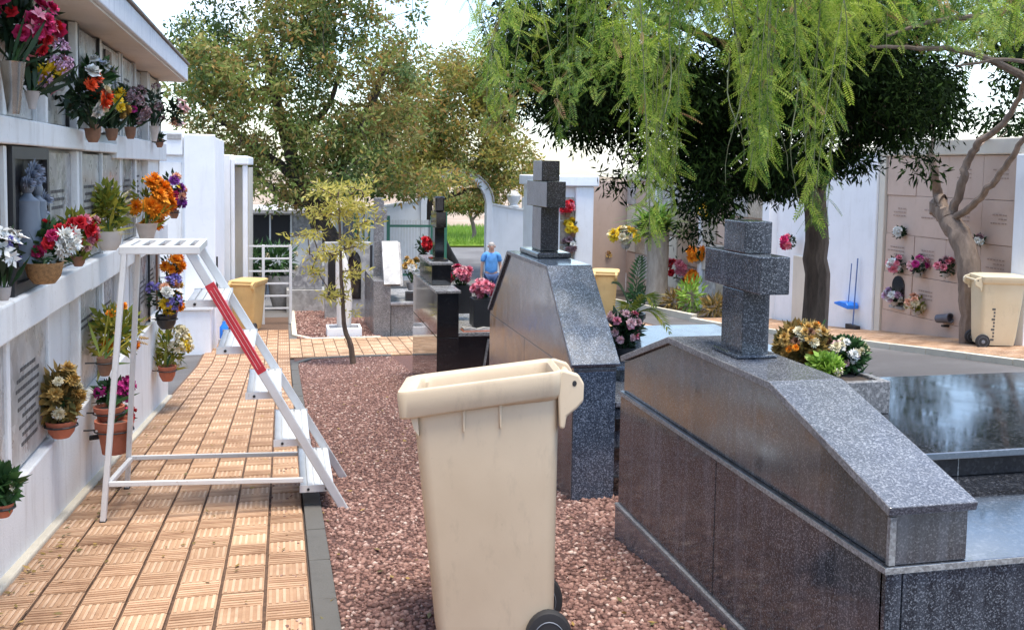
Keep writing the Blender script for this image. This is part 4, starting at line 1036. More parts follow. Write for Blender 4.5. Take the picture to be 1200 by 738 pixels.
# ------------------------------------------------------------------ left vaults, railing and far building
va = thing('white_vault', 'tall white vault with a recessed panel and small vent, past the niche wall', 'vault', (-1.9, 18.4, g(-1.5, 18.4)), 0, 'white burial vaults'); z0 = g(-1.5, 18.4)
b = MB(); b.box(-4.5, -1.17, 18.42, 21.2, z0 - .1, 2.06); b.build('wall', white_clean, va, .02)
b = MB(); b.box(-1.70, -1.165, 18.33, 18.419, z0 - .1, 2.10); b.build('pilaster', white_clean, va, .02)
b = MB(); b.box(-4.5, -1.72, 18.36, 18.418, 1.72, 2.16); b.build('lintel', white_clean, va, .02)
b = MB(); b.box(-4.5, -1.75, 18.40, 18.419, z0 + .9, 1.6); b.build('recessed_panel', white, va, .008)
b = MB(); b.box(-1.98, -1.74, 18.345, 18.359, 2.0, 2.1)
for k in range(3): b.box(-1.97, -1.75, 18.338, 18.344, 2.012 + k * .03, 2.03 + k * .03)
b.build('vent', grey_pot, va)
b = MB(); b.box(-1.166, -1.14, 18.5, 18.56, -.7, -.1); b.build('pipe', iron, va)
lw_ = thing('white_plinth', 'low white plinth with a slab top at the foot of the tall vault', 'plinth', (-1.5, 18.0, g(-1.5, 18.0))); z0 = g(-1.5, 18)
b = MB(); b.box(-1.95, -1.22, 17.8, 18.3, z0 - .1, z0 + .78); b.build('plinth_body', white_clean, lw_, .015); b = MB(); b.box(-1.98, -1.18, 17.76, 18.31, z0 + .781, z0 + .84); b.build('slab', white, lw_, .01)
bc = thing('cleaning_bottle', 'small blue plastic container beside the white plinth', 'container', (-1.02, 18.2, g(-1, 18.2)))
b = MB(); b.lathe([(.07, 0), (.075, .02), (.075, .2), (.03, .26), (.03, .3)], 12, (0, 0, .22)); b.build('bottle', blue_plastic, bc, 0, True, False); b = MB(); b.box(-.09, .09, -.09, .09, 0, .215); b.build('stand', grey_pot, bc, .008, world=False)
vb = thing('white_vault', 'second white vault with an open recessed bay, beyond the tallest one', 'vault', (-1.4, 21.5, g(-1.2, 21.5)), 0, 'white burial vaults'); z0 = g(-1, 21.5)
b = MB(); b.box(-4, -1.06, 21.5, 25, z0 - .1, 1.78); b.build('wall', white_clean, vb, .02)
b = MB(); b.box(-1.058, -.98, 21.48, 21.7, z0 - .1, 1.70); b.box(-.82, -.72, 21.6, 21.8, z0 - .1, 1.56); b.build('pilaster', white_clean, vb, .02)
b = MB(); b.box(-1.059, -.70, 21.85, 25, z0 - .1, 1.52); b.build('bay', cream, vb); b = MB(); b.box(-1.06, -.69, 21.55, 25, 1.57, 1.76); b.build('cornice', white_clean, vb, .03)
rl_ = thing('white_railing', 'white tubular railing with seven rails between the vault and the gravel', 'railing', (-.4, 21.9, g(-.4, 21.9))); z0 = g(.1, 21.9)
for x in (-1.0, -.4, .18):
    b = MB(); b.box(x - .03, x + .03, 21.87, 21.93, z0, -.15); b.build('post', white_metal, rl_, .006)
for k in range(6):
    z = -.18 - k * .272
    b = MB(); b.box(-1.0, .148, 21.89, 21.91, z - .02, z + .02); b.build('rail', white_metal, rl_, .004)
for k, (x, lb_) in enumerate(((-.55, 'green spiky plant in a grey urn behind the railing, left one'), (.05, 'green spiky plant in a grey urn behind the railing, right one'))):
    C = (x - .1, 25, -.75); bouquet('urn_plant', lb_, 'plant', (x - .1, 25, g(x, 25)), C, .36, [('cream', 'cluster', 2, .08)], ('bowl', .3, .85, grey_pot), leaf=leaf_green, nleaf=140, ll=.3, lw=.06, group='urns behind the railing')
fb = thing('low_building', 'low white building with a dark window and flat grey roof behind the railing', 'building', (.5, 36, -2)); 
b = MB(); b.box(-3.5, 2.3, 36, 40, -2.2, -.12); b.build('wall', white, fb); b = MB(); b.box(-3.7, 1.2, 35.6, 40.2, -.119, .02); b.build('roof', grey_pot, fb, .02)
b = MB(); b.box(-1.22, .30, 35.97, 35.999, -1.22, -.18); w_ = b.build('window', dark_hole, fb)
b = MB()
for x in (-1.24, -.45, .28): b.box(x, x + .06, 35.93, 35.968, -1.24, -.16)
b.box(-1.26, .36, 35.92, 35.967, -1.3, -1.24); b.build('frame', white_metal, w_)
b = MB(); b.box(.36, 1.25, 35.97, 35.999, -.95, -.2); b.build('notice_panel', marble_grey, fb)
b = MB(); b.box(-7, -3.6, 33, 37, -2.2, .3); b.box(-7.1, -3.5, 32.9, 37.1, .301, .4); o = b.build('white_outbuilding', white, None); tag(o, 'plain white outbuilding behind the left vaults', 'building')

# ------------------------------------------------------------------ gate, arch and white walls at the far end
GY = 31.0; zg = -2.05
ar = thing('gate_arch', 'slender white arch over the cemetery gate', 'arch', (5.45, GY, zg))
cx, hw, zs, rise = 5.45, 1.0, .35, 1.0
def arcpts(w, zsp, ris): return [(cx - w, zg)] + [(cx - w * math.cos(a), zsp + ris * math.sin(a)) for a in np.linspace(0, math.pi, 17)] + [(cx + w, zg)]
o_, i_ = arcpts(1.17, .45, 1.05), arcpts(.97, .40, .90)
b = MB(); V = [(x, GY, z) for x, z in o_] + [(x, GY, z) for x, z in i_] + [(x, GY + .35, z) for x, z in o_] + [(x, GY + .35, z) for x, z in i_]; n = len(o_); F = []
for k in range(n - 1): F += [(k, k + 1, n + k + 1, n + k), (2 * n + k, 3 * n + k, 3 * n + k + 1, 2 * n + k + 1), (k, 2 * n + k, 2 * n + k + 1, k + 1), (n + k, n + k + 1, 3 * n + k + 1, 3 * n + k)]
b.add(V, F); b.build('arch_ring', white_clean, ar, .015)
b = MB()
pts = [(cx - 1.2 * math.cos(a), GY - .04, .46 + 1.08 * math.sin(a)) for a in np.linspace(.05, math.pi - .05, 20)]; b.tube(pts, .03, 5); b.build('moulding', grey_pot, ar)
def scroll_wall(name, label, x0, x1, zlow, zhigh, hi_right):
    w = thing(name, label, 'wall', ((x0 + x1) / 2, GY, zg)); n = 10; poly = [(x0, zg - .1), (x1, zg - .1)]
    tops = [(x0 + (x1 - x0) * k / n, zlow + (zhigh - zlow) * ((k / n if hi_right else 1 - k / n) ** 1.7)) for k in range(n + 1)]
    b = MB(); b.prism(poly + tops[::-1], GY + .05, GY + .3, 'y'); b.build('wall_face', white_clean, w, .015)
    b = MB(); 
    for p, q in zip(tops, tops[1:]): b.bar((p[0], GY + .175, p[1] + .03), (q[0], GY + .175, q[1] + .03), .34, .06, (0, 0, 1))
    b.build('coping', white, w); return w
scroll_wall('gate_wall', 'white wall with a sloping top to the right of the arch', 6.62, 8.6, .18, .42, False)
scroll_wall('gate_wall', 'white wall with a sloping top to the left of the arch', 1.6, 4.28, .18, .55, True)
ur = thing('wall_finial', 'white rounded finial on top of the wall right of the arch', 'finial', (7.35, GY + .17, .32)); b = MB(); b.lathe([(.16, 0), (.2, .05), (.12, .12), (.22, .28), (.24, .4), (.14, .52), (.03, .58)], 12); b.build('finial_body', white_clean, ur, 0, True, False); b = MB(); b.box(.3, .75, -.12, .12, -.05, .35); b.build('pedestal', white_clean, ur, .02, world=False)
def railgate(name, label, cat, x0, x1, y, z0, z1, n, mat, railmat):
    r = thing(name, label, cat, ((x0 + x1) / 2, y, zg))
    for z in (z1, z0 + .15):
        b = MB(); b.box(x0, x1, y - .025, y + .025, z - .035, z + .035); b.build('rail', railmat, r)
    for k in range(n):
        x = x0 + (x1 - x0) * (k + .5) / n; b = MB(); b.box(x - .028, x + .028, y - .02, y + .02, z0, z1 + .18); b.build('bar', mat, r)
    for x in (x0, x1):
        b = MB(); b.box(x - .045, x + .045, y - .045, y + .045, zg - .1, z1 + .3); b.build('post', railmat, r)
    return r
railgate('iron_gate', 'open gate leaf of white bars under a green rail, left of the arch', 'gate', 3.05, 4.35, 29.0, -1.75, -.15, 15, white_metal, green_paint)
railgate('iron_gate', 'narrow green gate leaf standing open inside the arch', 'gate', 4.72, 5.02, 30.6, -1.8, -.1, 3, green_paint, green_paint)
railgate('green_fence', 'short green fence panel seen behind the arched tomb', 'fence', 2.1, 2.75, 29.2, -1.75, -.1, 4, green_paint, green_paint)
sheet('grass_verge', None, grass_m, -14, 34, 44.2, 58, 1.2, .05)
rng = np.random.default_rng(3)
P = np.stack([rng.uniform(2, 17, 26000), rng.uniform(44.3, 56, 26000), np.full(26000, -1.96)], 1)
V, F = leaf_quads(P, np.array([0, 0, 1]) + rng.normal(size=P.shape) * .35, rng.uniform(.15, .5, len(P)), .035, rng)
o = obj('tall_grass', np_mesh('tall_grass', V, F, grass_m)); o['kind'] = 'stuff'
# terraced hillside
n1, n2 = 90, 26; V = []; F = []
for j in range(n2):
    for i in range(n1):
        x = -70 + 190 * i / (n1 - 1); y = 58 + 4.5 * j; st = math.floor(j / 3) * .85 + min(1, (j % 3) / .9 * .8) * .6
        V.append((x, y + math.sin(x * .13) * 1.5, -2.1 + st * (.17 + .03 * math.sin(x * .05)) + rng.normal() * .06))
for j in range(n2 - 1):
    for i in range(n1 - 1): a = j * n1 + i; F.append((a, a + 1, a + n1 + 1, a + n1))
o = obj('hillside', np_mesh('hillside', V, F, hill_m)); o['kind'] = 'structure'

# ------------------------------------------------------------------ right-hand walls
rw = thing('niche_wall', 'pinkish beige burial niche wall with small bouquets, behind the bent tree', 'niche wall', (RWX + .3, 13, g(RWX, 13)), 0, 'right-hand burial niche walls')
YA, YBk = 11.55, 14.62
b = MB(); b.box(RWX + .03, RWX + 1.6, YA, YBk, -1.6, 1.88); b.build('wall_core', pink_wall, rw)
b = MB(); b.box(RWX - .06, RWX + 1.7, YA - .3, YBk + .3, 1.885, 2.12); b.build('cornice', cream, rw, .02)
zr0 = -.78
for ri in range(4):
    for ci in range(4):
        ya = YA + .0 + ci * .765; za = zr0 + .1 + ri * .64
        b = MB(); b.box(RWX - .012 + trng.choice((-.008, 0, .003, .012)), RWX + .028, ya + .003, ya + .762, za + .003, za + .637); pq = b.build('niche_plaque', pink_wall, rw, .004)
        bb = MB()
        for k in range(3):
            y = ya + .25
            while y < ya + .25 + trng.uniform(.15, .4): l = trng.uniform(.02, .07); bb.box(RWX - .0185, RWX - .0165, y, y + l, za + .42 - k * .06, za + .438 - k * .06); y += l + .02
        bb.build('inscription', faded_ink, pq)
b = MB(); b.prism([(YA, -1.1), (YBk, -1.4), (YBk, zr0 + .098), (YA, zr0 + .098)], RWX - .02, RWX + .029, 'x'); b.build('base_course', pink_wall, rw, .004)
def pier(root, y0, y1, mat, x=RWX - .12, zt=1.884):
    b = MB(); b.box(x, RWX + .5, y0, y1, g(RWX, y1) - .2, zt); b.build('pier', mat, root, .012)
pier(rw, YBk + .004, YBk + .16, cream, RWX - .06); pier(rw, YA - .3, YA - .004, white_clean)
ww = thing('white_wall', 'white block wall with a pale recess between the two niche walls', 'wall', (RWX, 16.7, g(RWX, 16.7)))
b = MB(); b.box(RWX + .06, RWX + 1.8, 16.3, 18.7, -2, 1.75); b.build('back_wall', white_clean, ww); b = MB(); b.box(RWX - .10, RWX + 1.8, 14.79, 16.32, -1.9, 1.95); b.build('wall_block', white_clean, ww, .02)
b = MB(); b.box(RWX - .14, RWX + .3, 18.45, 18.75, -2.0, 1.75); b.build('pier', white_clean, ww, .015); b = MB(); b.box(RWX + .02, RWX + .058, 16.6, 17.7, -1.5, -.05); b.build('recessed_panel', cream, ww, .01)
nw2 = thing('niche_wall', 'distant beige burial niche wall with orange bouquets, behind the crosses', 'niche wall', (RWX, 22.8, g(RWX, 22.8)), 0, 'right-hand burial niche walls')
b = MB(); b.box(RWX + .03, RWX + 1.6, 18.8, 27.4, -2.3, 1.30); b.build('wall_core', pink_wall, nw2); b = MB(); b.box(RWX - .08, RWX + 1.7, 18.75, 27.5, 1.304, 1.5); b.build('cornice', cream, nw2, .02)
for ri in range(4):
    for ci in range(11):
        ya = 18.85 + ci * .775; za = -1.45 + ri * .68
        b = MB(); b.box(RWX - .015 + trng.uniform(-.02, .012), RWX + .028, ya + .02, ya + .755, za + .02, za + .66); b.build('niche_plaque', trng.choice((pink_wall, pink_wall, beige_stone, cream, marble)), nw2, .004)
b = MB(); b.box(8.45, RWX + .02, 27.42, 27.7, -2.3, 1.28); b.build('end_wall', pink_wall, nw2)
for y in (22.0, 24.9):
    b = MB(); b.box(RWX - .09, RWX + .029, y - .07, y + .07, -2.1, 1.3); b.build('pier', white_clean, nw2, .01)
ms = thing('white_mausoleum', 'white mausoleum front with a narrow column of flower niches, far right of the arch', 'mausoleum', (8.2, 26.6, g(8.2, 26.6))); z0 = g(8.2, 26.6); MY = 26.3
b = MB(); b.box(7.15, 8.52, MY + .12, 29, z0 - .1, 1.25); b.build('wall', white_clean, ms, .01)
b = MB(); b.box(7.15, 7.55, MY, MY + .118, z0 - .1, 1.12); b.build('pilaster', white_clean, ms, .02); b = MB(); b.box(7.98, 8.50, MY - .05, MY + .118, z0 - .1, 1.12); b.build('pilaster', white_clean, ms, .02)
b = MB(); b.box(7.0, 8.62, MY - .15, 29, 1.13, 1.42); b.build('cornice', white_clean, ms, .03)
for k in range(4):
    b = MB(); b.box(7.57, 7.96, MY + .08, MY + .119, z0 + .15 + k * .68, z0 + .78 + k * .68); b.build('niche_plaque', beige_stone, ms, .004)
for cc, lb_, bl in (((665, 243), 'red and pink flowers in the top niche of the white mausoleum', [('red', 'rose', 5, 5), ('pink', 'mum', 3, 5)]), ((671, 266), 'yellow flowers in the middle niche of the white mausoleum', [('yellow', 'mum', 6, 5)]), ((668, 286), 'dull mixed flowers in the lowest niche of the white mausoleum', [('dusty', 'mum', 4, 5), ('white', 'rose', 2, 4)])):
    fl('niche_flowers', lb_, 'flowers', cc, MY - .05, 8, cc[1] + 12, bl, ('bowl', 4, 6, brown_pot), 'flowers on the white mausoleum', leaf=leaf_dark, nleaf=30, face=(-.3, -.9, .2))
def rfl(label, c, rpx, blooms, leaf=leaf_dark, X=RWX - .1, sq=(1, 1, .9), drop=1.2, pot=True):
    C = atX(c[0], c[1], X); s = sc(C); B = atX(c[0], c[1] + rpx * drop, X)
    return bouquet('wall_bouquet', label, 'flowers', B, C, rpx / s, [(a, st, n, z / s) for a, st, n, z in blooms], ('bowl', rpx * .45 / s, rpx * .5 / s, grey_pot) if pot else None, leaf=leaf, nleaf=45, group='bouquets on the right-hand niche walls', face=(-1, -.4, .15), squash=sq)
rfl('bright pink bouquet on the pink niche wall, leftmost of the upper row', (1051, 309), 10, [('pink', 'mum', 6, 5), ('white', 'rose', 3, 5)])
rfl('pink and dark bouquet on the pink niche wall, middle of the upper row', (1076, 311), 12, [('palepink', 'rose', 5, 5), ('magenta', 'rose', 3, 5), ('dusty', 'mum', 2, 5)])
rfl('pink bouquet on the pink niche wall nearest the bent trunk', (1108, 313), 10, [('pink', 'rose', 4, 5), ('dusty', 'mum', 3, 5)])
rfl('mauve and white bouquet before a dark arched niche, lower row', (1048, 346), 10, [('mauve', 'mum', 4, 5), ('white', 'rose', 3, 5)])
rfl('yellow-green and peach bouquet low on the pink niche wall', (1074, 356), 11, [('peach', 'rose', 3, 5), ('cream', 'mum', 4, 5)], leaf_ylw)
rfl('tiny white bouquet high on the pink niche wall', (1054, 272), 6, [('white', 'mum', 5, 4)])
rfl('pale little posy on the pink niche wall right of the bent trunk', (1147, 281), 6, [('dusty', 'mum', 3, 4), ('white', 'rose', 2, 4)])
rfl('orange bouquet, upper of two on the distant niche wall', (818, 297), 10, [('orange', 'mum', 10, 6)])
rfl('orange bouquet, lower of two on the distant niche wall', (814, 327), 9, [('orange', 'mum', 9, 6)])
rfl('pink and red bouquet left of the orange ones on the distant niche wall', (798, 316), 14, [('pink', 'mum', 6, 6), ('red', 'rose', 5, 5), ('white', 'rose', 2, 5)], leaf_green, sq=(1, 1, 1.2))
rfl('yellow bouquet high on the distant wall above the big cross', (829, 246), 9, [('yellow', 'mum', 6, 5), ('cream', 'rose', 3, 5)])
rfl('red flowers on the distant wall just left of the dark tree trunk', (924, 283), 8, [('crimson', 'rose', 5, 5), ('pink', 'mum', 2, 5)], X=RWX - .2)
rfl('bright yellow bouquet above the distant tan bin', (733, 276), 13, [('yellow', 'mum', 9, 7), ('cream', 'rose', 3, 6)], leaf_green, X=RWX - .5, sq=(1.3, 1, .6))
rfl('brownish orange hanging bouquet left of the yellow one', (711, 296), 9, [('ochre', 'mum', 5, 6), ('orange', 'rose', 2, 5)], leaf_ochre, X=RWX - .5, sq=(.8, 1, 1.6))
rfl('red flowers near the right edge of the white mausoleum', (713, 251), 6, [('red', 'rose', 5, 4)], X=RWX - .4)
P = atX(1106, 373, RWX - .1); dv = thing('fallen_vase', 'dark grey vase lying on its side at the foot of the pink niche wall', 'vase', P)
b = MB(); b.lathe([(.045, -.13), (.065, -.12), (.07, .07), (.08, .13), (.065, .13), (.06, .07)], 12); o = b.build('vase_body', plain('slate_pot', (.10, .10, .12), .5), dv, 0, True, False); o.rotation_euler = (R(80), 0, R(10))
b = MB(); b.box(-.02, .09, -.03, .03, -.13, -.10); b.build('holder', iron, dv, world=False)
P = atX(1053, 343, RWX - .02); an = thing('arched_plaque', 'small dark arched plaque behind the mauve bouquet', 'plaque', P)
b = MB(); b.prism([(-.16, -.22), (.16, -.22), (.16, .12)] + [(.16 * math.cos(a), .12 + .16 * math.sin(a)) for a in np.linspace(.2, 2.94, 8)] + [(-.16, .12)], -.02, .0, 'x'); b.build('plate', black_granite, an, world=False); b = MB(); b.box(-.05, .0, -.18, .18, -.26, -.221); b.build('sill', marble_grey, an, world=False)
# dustpan and broom
P = np.array([RWX - .22, 15.15, g(RWX, 15.15) + .065]); dp = thing('dustpan', 'long-handled blue dustpan with a broom leaning on the white wall', 'dustpan', P)
b = MB(); b.tube([(0, 0, .05), (.06, .02, 1.25)], .012, 6); b.build('broom_handle', blue_handle, dp, world=False); b = MB(); b.box(-.05, .05, -.16, .16, 0, .09); b.build('broom_head', iron, dp, .01, world=False)
b = MB(); b.tube([(-.03, .12, .42), (.02, .14, 1.15)], .010, 6); b.build('pan_handle', blue_handle, dp, world=False)
b = MB(); b.prism([(.0, .36), (.42, .40), (.44, .43), (.28, .47), (.05, .47), (0, .43)], -.12, .10, 'x'); b.build('pan', blue_plastic, dp, .012, world=False)
P = atX(762, 340, RWX - .6); wpost = thing('white_post', 'thin white post beside the palm-like trunk', 'post', (P[0], P[1], g(P[0], P[1]))); b = MB(); b.tube([(0, 0, 0), (0, 0, 1.75)], .05, 10); b.build('shaft', white_metal, wpost, 0, True, False); b = MB(); b.lathe([(.08, 0), (.08, .04), (.05, .06)], 12); b.build('base', white_metal, wpost, 0, True, False)

# ------------------------------------------------------------------ trees
from mathutils import noise as mnoise
def atd(px, py, d): return CE + ray(px, py) * d
def in_ell(rng, n, ells, dm, ds):
    """points spread through overlapping ellipsoidal crown masses (measured centre, half-width, half-height)"""
    w = np.array([e[2] * e[3] for e in ells], float); w /= w.sum(); k = rng.choice(len(ells), n, p=w); out = []
    for i in k:
        cx, cy, rx, ry = ells[i][:4]; u = unit(rng.normal(size=(1, 3)))[0] * rng.random() ** .42
        out.append(atd(cx + u[0] * rx, cy + u[1] * ry, dm + (ells[i][4] if len(ells[i]) > 4 else 0) + u[2] * ds))
    return np.array(out)
def tree(name, label, base, trunk_paths, r0, ells, dm, ds, n_clump, per, crad, L, Wd, mats, bark, droop=0., n_grow=90, group=None, cat='tree', seed=1, rmax=.07, keep=None, sag=.05):
    rng = np.random.default_rng(seed); rt = thing(name, label, cat, base, 0, group); sk = Skel()
    for k, (pts, a, b_) in enumerate(trunk_paths): sk.path(pts, a, b_, 5, .012 * r0 / .2, 9)
    nt = len(trunk_paths)
    C = in_ell(rng, n_clump, ells, dm, ds)
    if keep is not None: C = C[[mnoise.noise(Vector(c) * keep[0]) > keep[1] for c in C]]
    sk.grow(C[rng.permutation(len(C))[:n_grow]], rmax, .008, sag)
    b = sk.mb(lambda k: k < nt); tr = b.build('trunk', bark, rt, 0, True)
    b = sk.mb(lambda k: k >= nt); b.build('branches', bark, rt, 0, True)['kind'] = 'stuff'
    V, F = clumps(C, (crad, crad, crad * .75), per, L, Wd, rng, droop); mi = None
    if isinstance(mats, list) and len(mats) > 1:                          # whole clumps of lighter, deeper or rusty leaves
        cm = [min(len(mats) - 1, max(0, int((mnoise.noise(Vector(c) * .45) * 1.1 + .5 + rng.normal() * .16) * len(mats)))) for c in C]; mi = np.repeat(cm, per)
    foliage('crown', V, F, mats, rt, mi)
    return rt
# dark conifer-like tree on the right pavement
B = atd(956, 440, 11.0); B[2] = g(B[0], B[1])
dk = 10.6
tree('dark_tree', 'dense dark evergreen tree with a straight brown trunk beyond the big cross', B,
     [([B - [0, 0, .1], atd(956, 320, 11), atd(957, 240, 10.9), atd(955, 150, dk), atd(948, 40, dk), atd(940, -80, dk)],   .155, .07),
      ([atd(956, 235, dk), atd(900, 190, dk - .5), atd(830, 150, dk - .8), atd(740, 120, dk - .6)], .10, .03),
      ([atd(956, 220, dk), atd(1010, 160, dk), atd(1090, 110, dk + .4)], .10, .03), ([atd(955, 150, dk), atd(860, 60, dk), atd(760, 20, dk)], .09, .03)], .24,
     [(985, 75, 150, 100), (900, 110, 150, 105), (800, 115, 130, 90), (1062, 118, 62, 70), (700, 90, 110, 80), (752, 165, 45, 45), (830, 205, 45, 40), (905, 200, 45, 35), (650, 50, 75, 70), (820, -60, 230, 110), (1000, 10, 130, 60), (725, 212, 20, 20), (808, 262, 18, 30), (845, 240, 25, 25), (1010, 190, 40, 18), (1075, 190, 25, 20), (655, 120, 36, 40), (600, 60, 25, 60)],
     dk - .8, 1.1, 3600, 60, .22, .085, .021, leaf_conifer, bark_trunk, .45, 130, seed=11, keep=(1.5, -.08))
# bent pale tree
q = lambda px, py, X=9.45: atX(px, py, X)
B = q(1139, 398)
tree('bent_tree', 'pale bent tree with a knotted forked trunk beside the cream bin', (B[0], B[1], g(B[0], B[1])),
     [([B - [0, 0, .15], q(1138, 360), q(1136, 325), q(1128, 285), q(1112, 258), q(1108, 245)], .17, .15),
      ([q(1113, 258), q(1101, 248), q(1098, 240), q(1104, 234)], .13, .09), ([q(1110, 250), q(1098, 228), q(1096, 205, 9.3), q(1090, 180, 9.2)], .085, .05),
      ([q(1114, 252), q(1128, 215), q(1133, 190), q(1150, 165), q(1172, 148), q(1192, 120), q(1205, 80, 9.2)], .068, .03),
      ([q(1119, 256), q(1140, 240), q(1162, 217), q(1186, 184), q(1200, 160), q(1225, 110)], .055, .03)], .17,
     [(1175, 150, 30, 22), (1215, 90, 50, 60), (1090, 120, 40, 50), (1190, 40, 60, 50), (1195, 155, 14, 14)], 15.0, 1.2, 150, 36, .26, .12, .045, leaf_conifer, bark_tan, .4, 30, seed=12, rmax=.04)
# background trees
B = np.array([2.1, 27.5, -2.0]); dA = 28
tree('feathery_tree', 'big olive-green tree with dark leaning branches behind the railing', B,
     [([B - [0, 0, .2], atd(383, 275, dA), atd(368, 245, dA), atd(352, 215, dA), atd(335, 160, dA), atd(322, 110, dA), atd(310, 50, dA)], .33, .10),
      ([atd(378, 262, dA), atd(392, 215, dA), atd(410, 170, dA), atd(440, 110, dA), atd(455, 60, dA)], .2, .07),
      ([atd(350, 210, dA), atd(310, 180, dA), atd(270, 150, dA), atd(225, 110, dA)], .15, .05), ([atd(368, 240, dA), atd(330, 230, dA), atd(300, 205, dA), atd(270, 200, dA)], .12, .04),
      ([atd(338, 165, dA), atd(380, 130, dA), atd(400, 80, dA)], .13, .05)], .33,
     [(300, 80, 100, 75), (400, 50, 105, 75), (250, 110, 60, 60), (350, 150, 110, 55), (420, 160, 85, 50), (270, 185, 45, 35), (232, 60, 42, 48), (340, 215, 70, 32), (420, 210, 60, 30), (350, -30, 150, 60), (470, 90, 40, 50)],
     dA, 2.6, 1750, 36, .33, .17, .065, [leaf_olive_d, leaf_olive, leaf_olive_l, leaf_olive_l, leaf_rust], bark_dark, .15, 150, keep=(.9, -.26), seed=21, rmax=.13)
B = np.array([6.0, 34.0, -2.0]); dB = 33
tree('feathery_tree', 'yellowing tree standing behind the white gate arch', B,
     [([B - [0, 0, .2], atd(500, 250, dB), atd(505, 215, dB), atd(515, 170, dB), atd(520, 110, dB)], .28, .09), ([atd(503, 225, dB), atd(560, 190, dB), atd(600, 160, dB)], .15, .05),
      ([atd(503, 220, dB), atd(470, 190, dB), atd(450, 150, dB)], .15, .05), ([atd(500, 240, dB), atd(540, 225, dB), atd(580, 215, dB)], .12, .04)], .28,
     [(520, 140, 85, 75), (565, 175, 60, 60), (480, 150, 60, 60), (600, 205, 40, 36), (540, 90, 60, 45), (470, 205, 60, 30), (505, 208, 45, 16, -5), (480, 222, 40, 12, -5), (590, 110, 36, 50), (625, 210, 22, 26), (520, 200, 60, 22)],
     dB, 2.4, 1450, 36, .36, .17, .06, [leaf_olive, leaf_yellow, leaf_yellow, leaf_rust], bark_dark, .15, 130, keep=(.9, -.26), seed=22, rmax=.11)
B = pg(553, 294) + np.array([.6, 4.5, 0]); B[2] = -2.0; dC = 48
tree('small_tree', 'small round-topped tree on the grass seen through the arch', B,
     [([B - [0, 0, .1], atd(556, 275, dC), atd(552, 255, dC), atd(548, 240, dC)], .13, .07), ([atd(553, 258, dC), atd(562, 248, dC), atd(566, 238, dC)], .07, .04)], .13,
     [(545, 238, 26, 13), (528, 240, 15, 9), (566, 234, 16, 12)], dC, 1.2, 130, 34, .35, .2, .08, leaf_olive, bark_pale, .1, 20, seed=23, rmax=.05)
# sapling
B = pg(414, 428)
ds_ = sc(B); dd = FPX / ds_
sp = tree('golden_sapling', 'thin golden-leaved sapling at the end of the gravel bed', B,
     [([B - [0, 0, .05], atd(411, 405, dd), atd(404, 385, dd), atd(401, 345, dd), atd(399, 300, dd), atd(398, 260, dd), atd(396, 222, dd)], .05, .015)], .05,
     [(398, 226, 34, 11), (412, 242, 36, 8), (385, 250, 28, 9), (362, 276, 26, 7), (428, 262, 20, 7), (380, 296, 28, 7), (412, 285, 22, 6), (368, 318, 18, 7), (415, 320, 20, 5), (395, 345, 22, 6), (410, 365, 12, 6), (425, 218, 18, 7)], dd, .45, 150, 15, .13, .11, .028, leaf_sap, bark_trunk, .1, 70, seed=24, rmax=.018, sag=.02)
# palm-like tree (rosette of strap leaves on a stout trunk)
pq_ = lambda px, py: atX(px, py, 8.95)
B = pq_(770, 352)
dr = thing('dragon_tree', 'stout trunk with a rosette of long green strap leaves in the far planting bed', 'tree', (B[0], B[1], g(B[0], B[1])))
b = MB(); b.tube([pq_(770, 356), pq_(770, 330), pq_(771, 300), pq_(770, 275), pq_(766, 266)], [.30, .26, .26, .30, .36], 10); b.build('trunk', bark_straw, dr, 0, True)
rng = np.random.default_rng(31); n = 260; T = np.repeat(pq_(768, 268)[None], n, 0) + rng.normal(size=(n, 3)) * .12
D = unit(rng.normal(size=(n, 3)) * np.array([1, 1, .35]) + np.array([0, 0, .95])); Ln = rng.uniform(.5, 1.25, n)
Vs = []; Fs = []
for k in range(n):
    s = np.cross(D[k], [0, 0, 1]); s = s / max(1e-6, np.linalg.norm(s)); pts = [T[k] + D[k] * Ln[k] * t_ + np.array([0, 0, -.35 * Ln[k] * t_ * t_]) for t_ in (0, .35, .7, 1)]
    for p_, w in zip(pts, (.03, .045, .035, .004)): Vs += [p_ - s * w, p_ + s * w]
    o_ = len(Vs) - 8; Fs += [(o_ + 2 * i, o_ + 2 * i + 1, o_ + 2 * i + 3, o_ + 2 * i + 2) for i in range(3)]
foliage('crown', Vs, Fs, leaf_pepper_d, dr)
# low plants in the planting bed
for k, (px, lb_, c_) in enumerate(((793, 'low weedy plant at the kerb, first to the right of the stout trunk', leaf_ochre), (812, 'upright yellow-green plant in the far planting bed', leaf_lime), (840, 'low brownish plant in the planting bed just left of the big cross', leaf_ochre), (752, 'low green plant at the foot of the white post', leaf_green))):
    P = atX(px, 352 + k * 3, 9.1); P[2] = g(P[0], P[1]) + .07; C = P + [0, 0, .22 if k != 1 else .4]
    bouquet('bed_plant', lb_, 'plant', P, C, .26, [], None, leaf=c_, nleaf=90, squash=(1, 1, .8 if k != 1 else 1.6), ll=.2, lw=.05, group='plants in the far bed', stems=False)

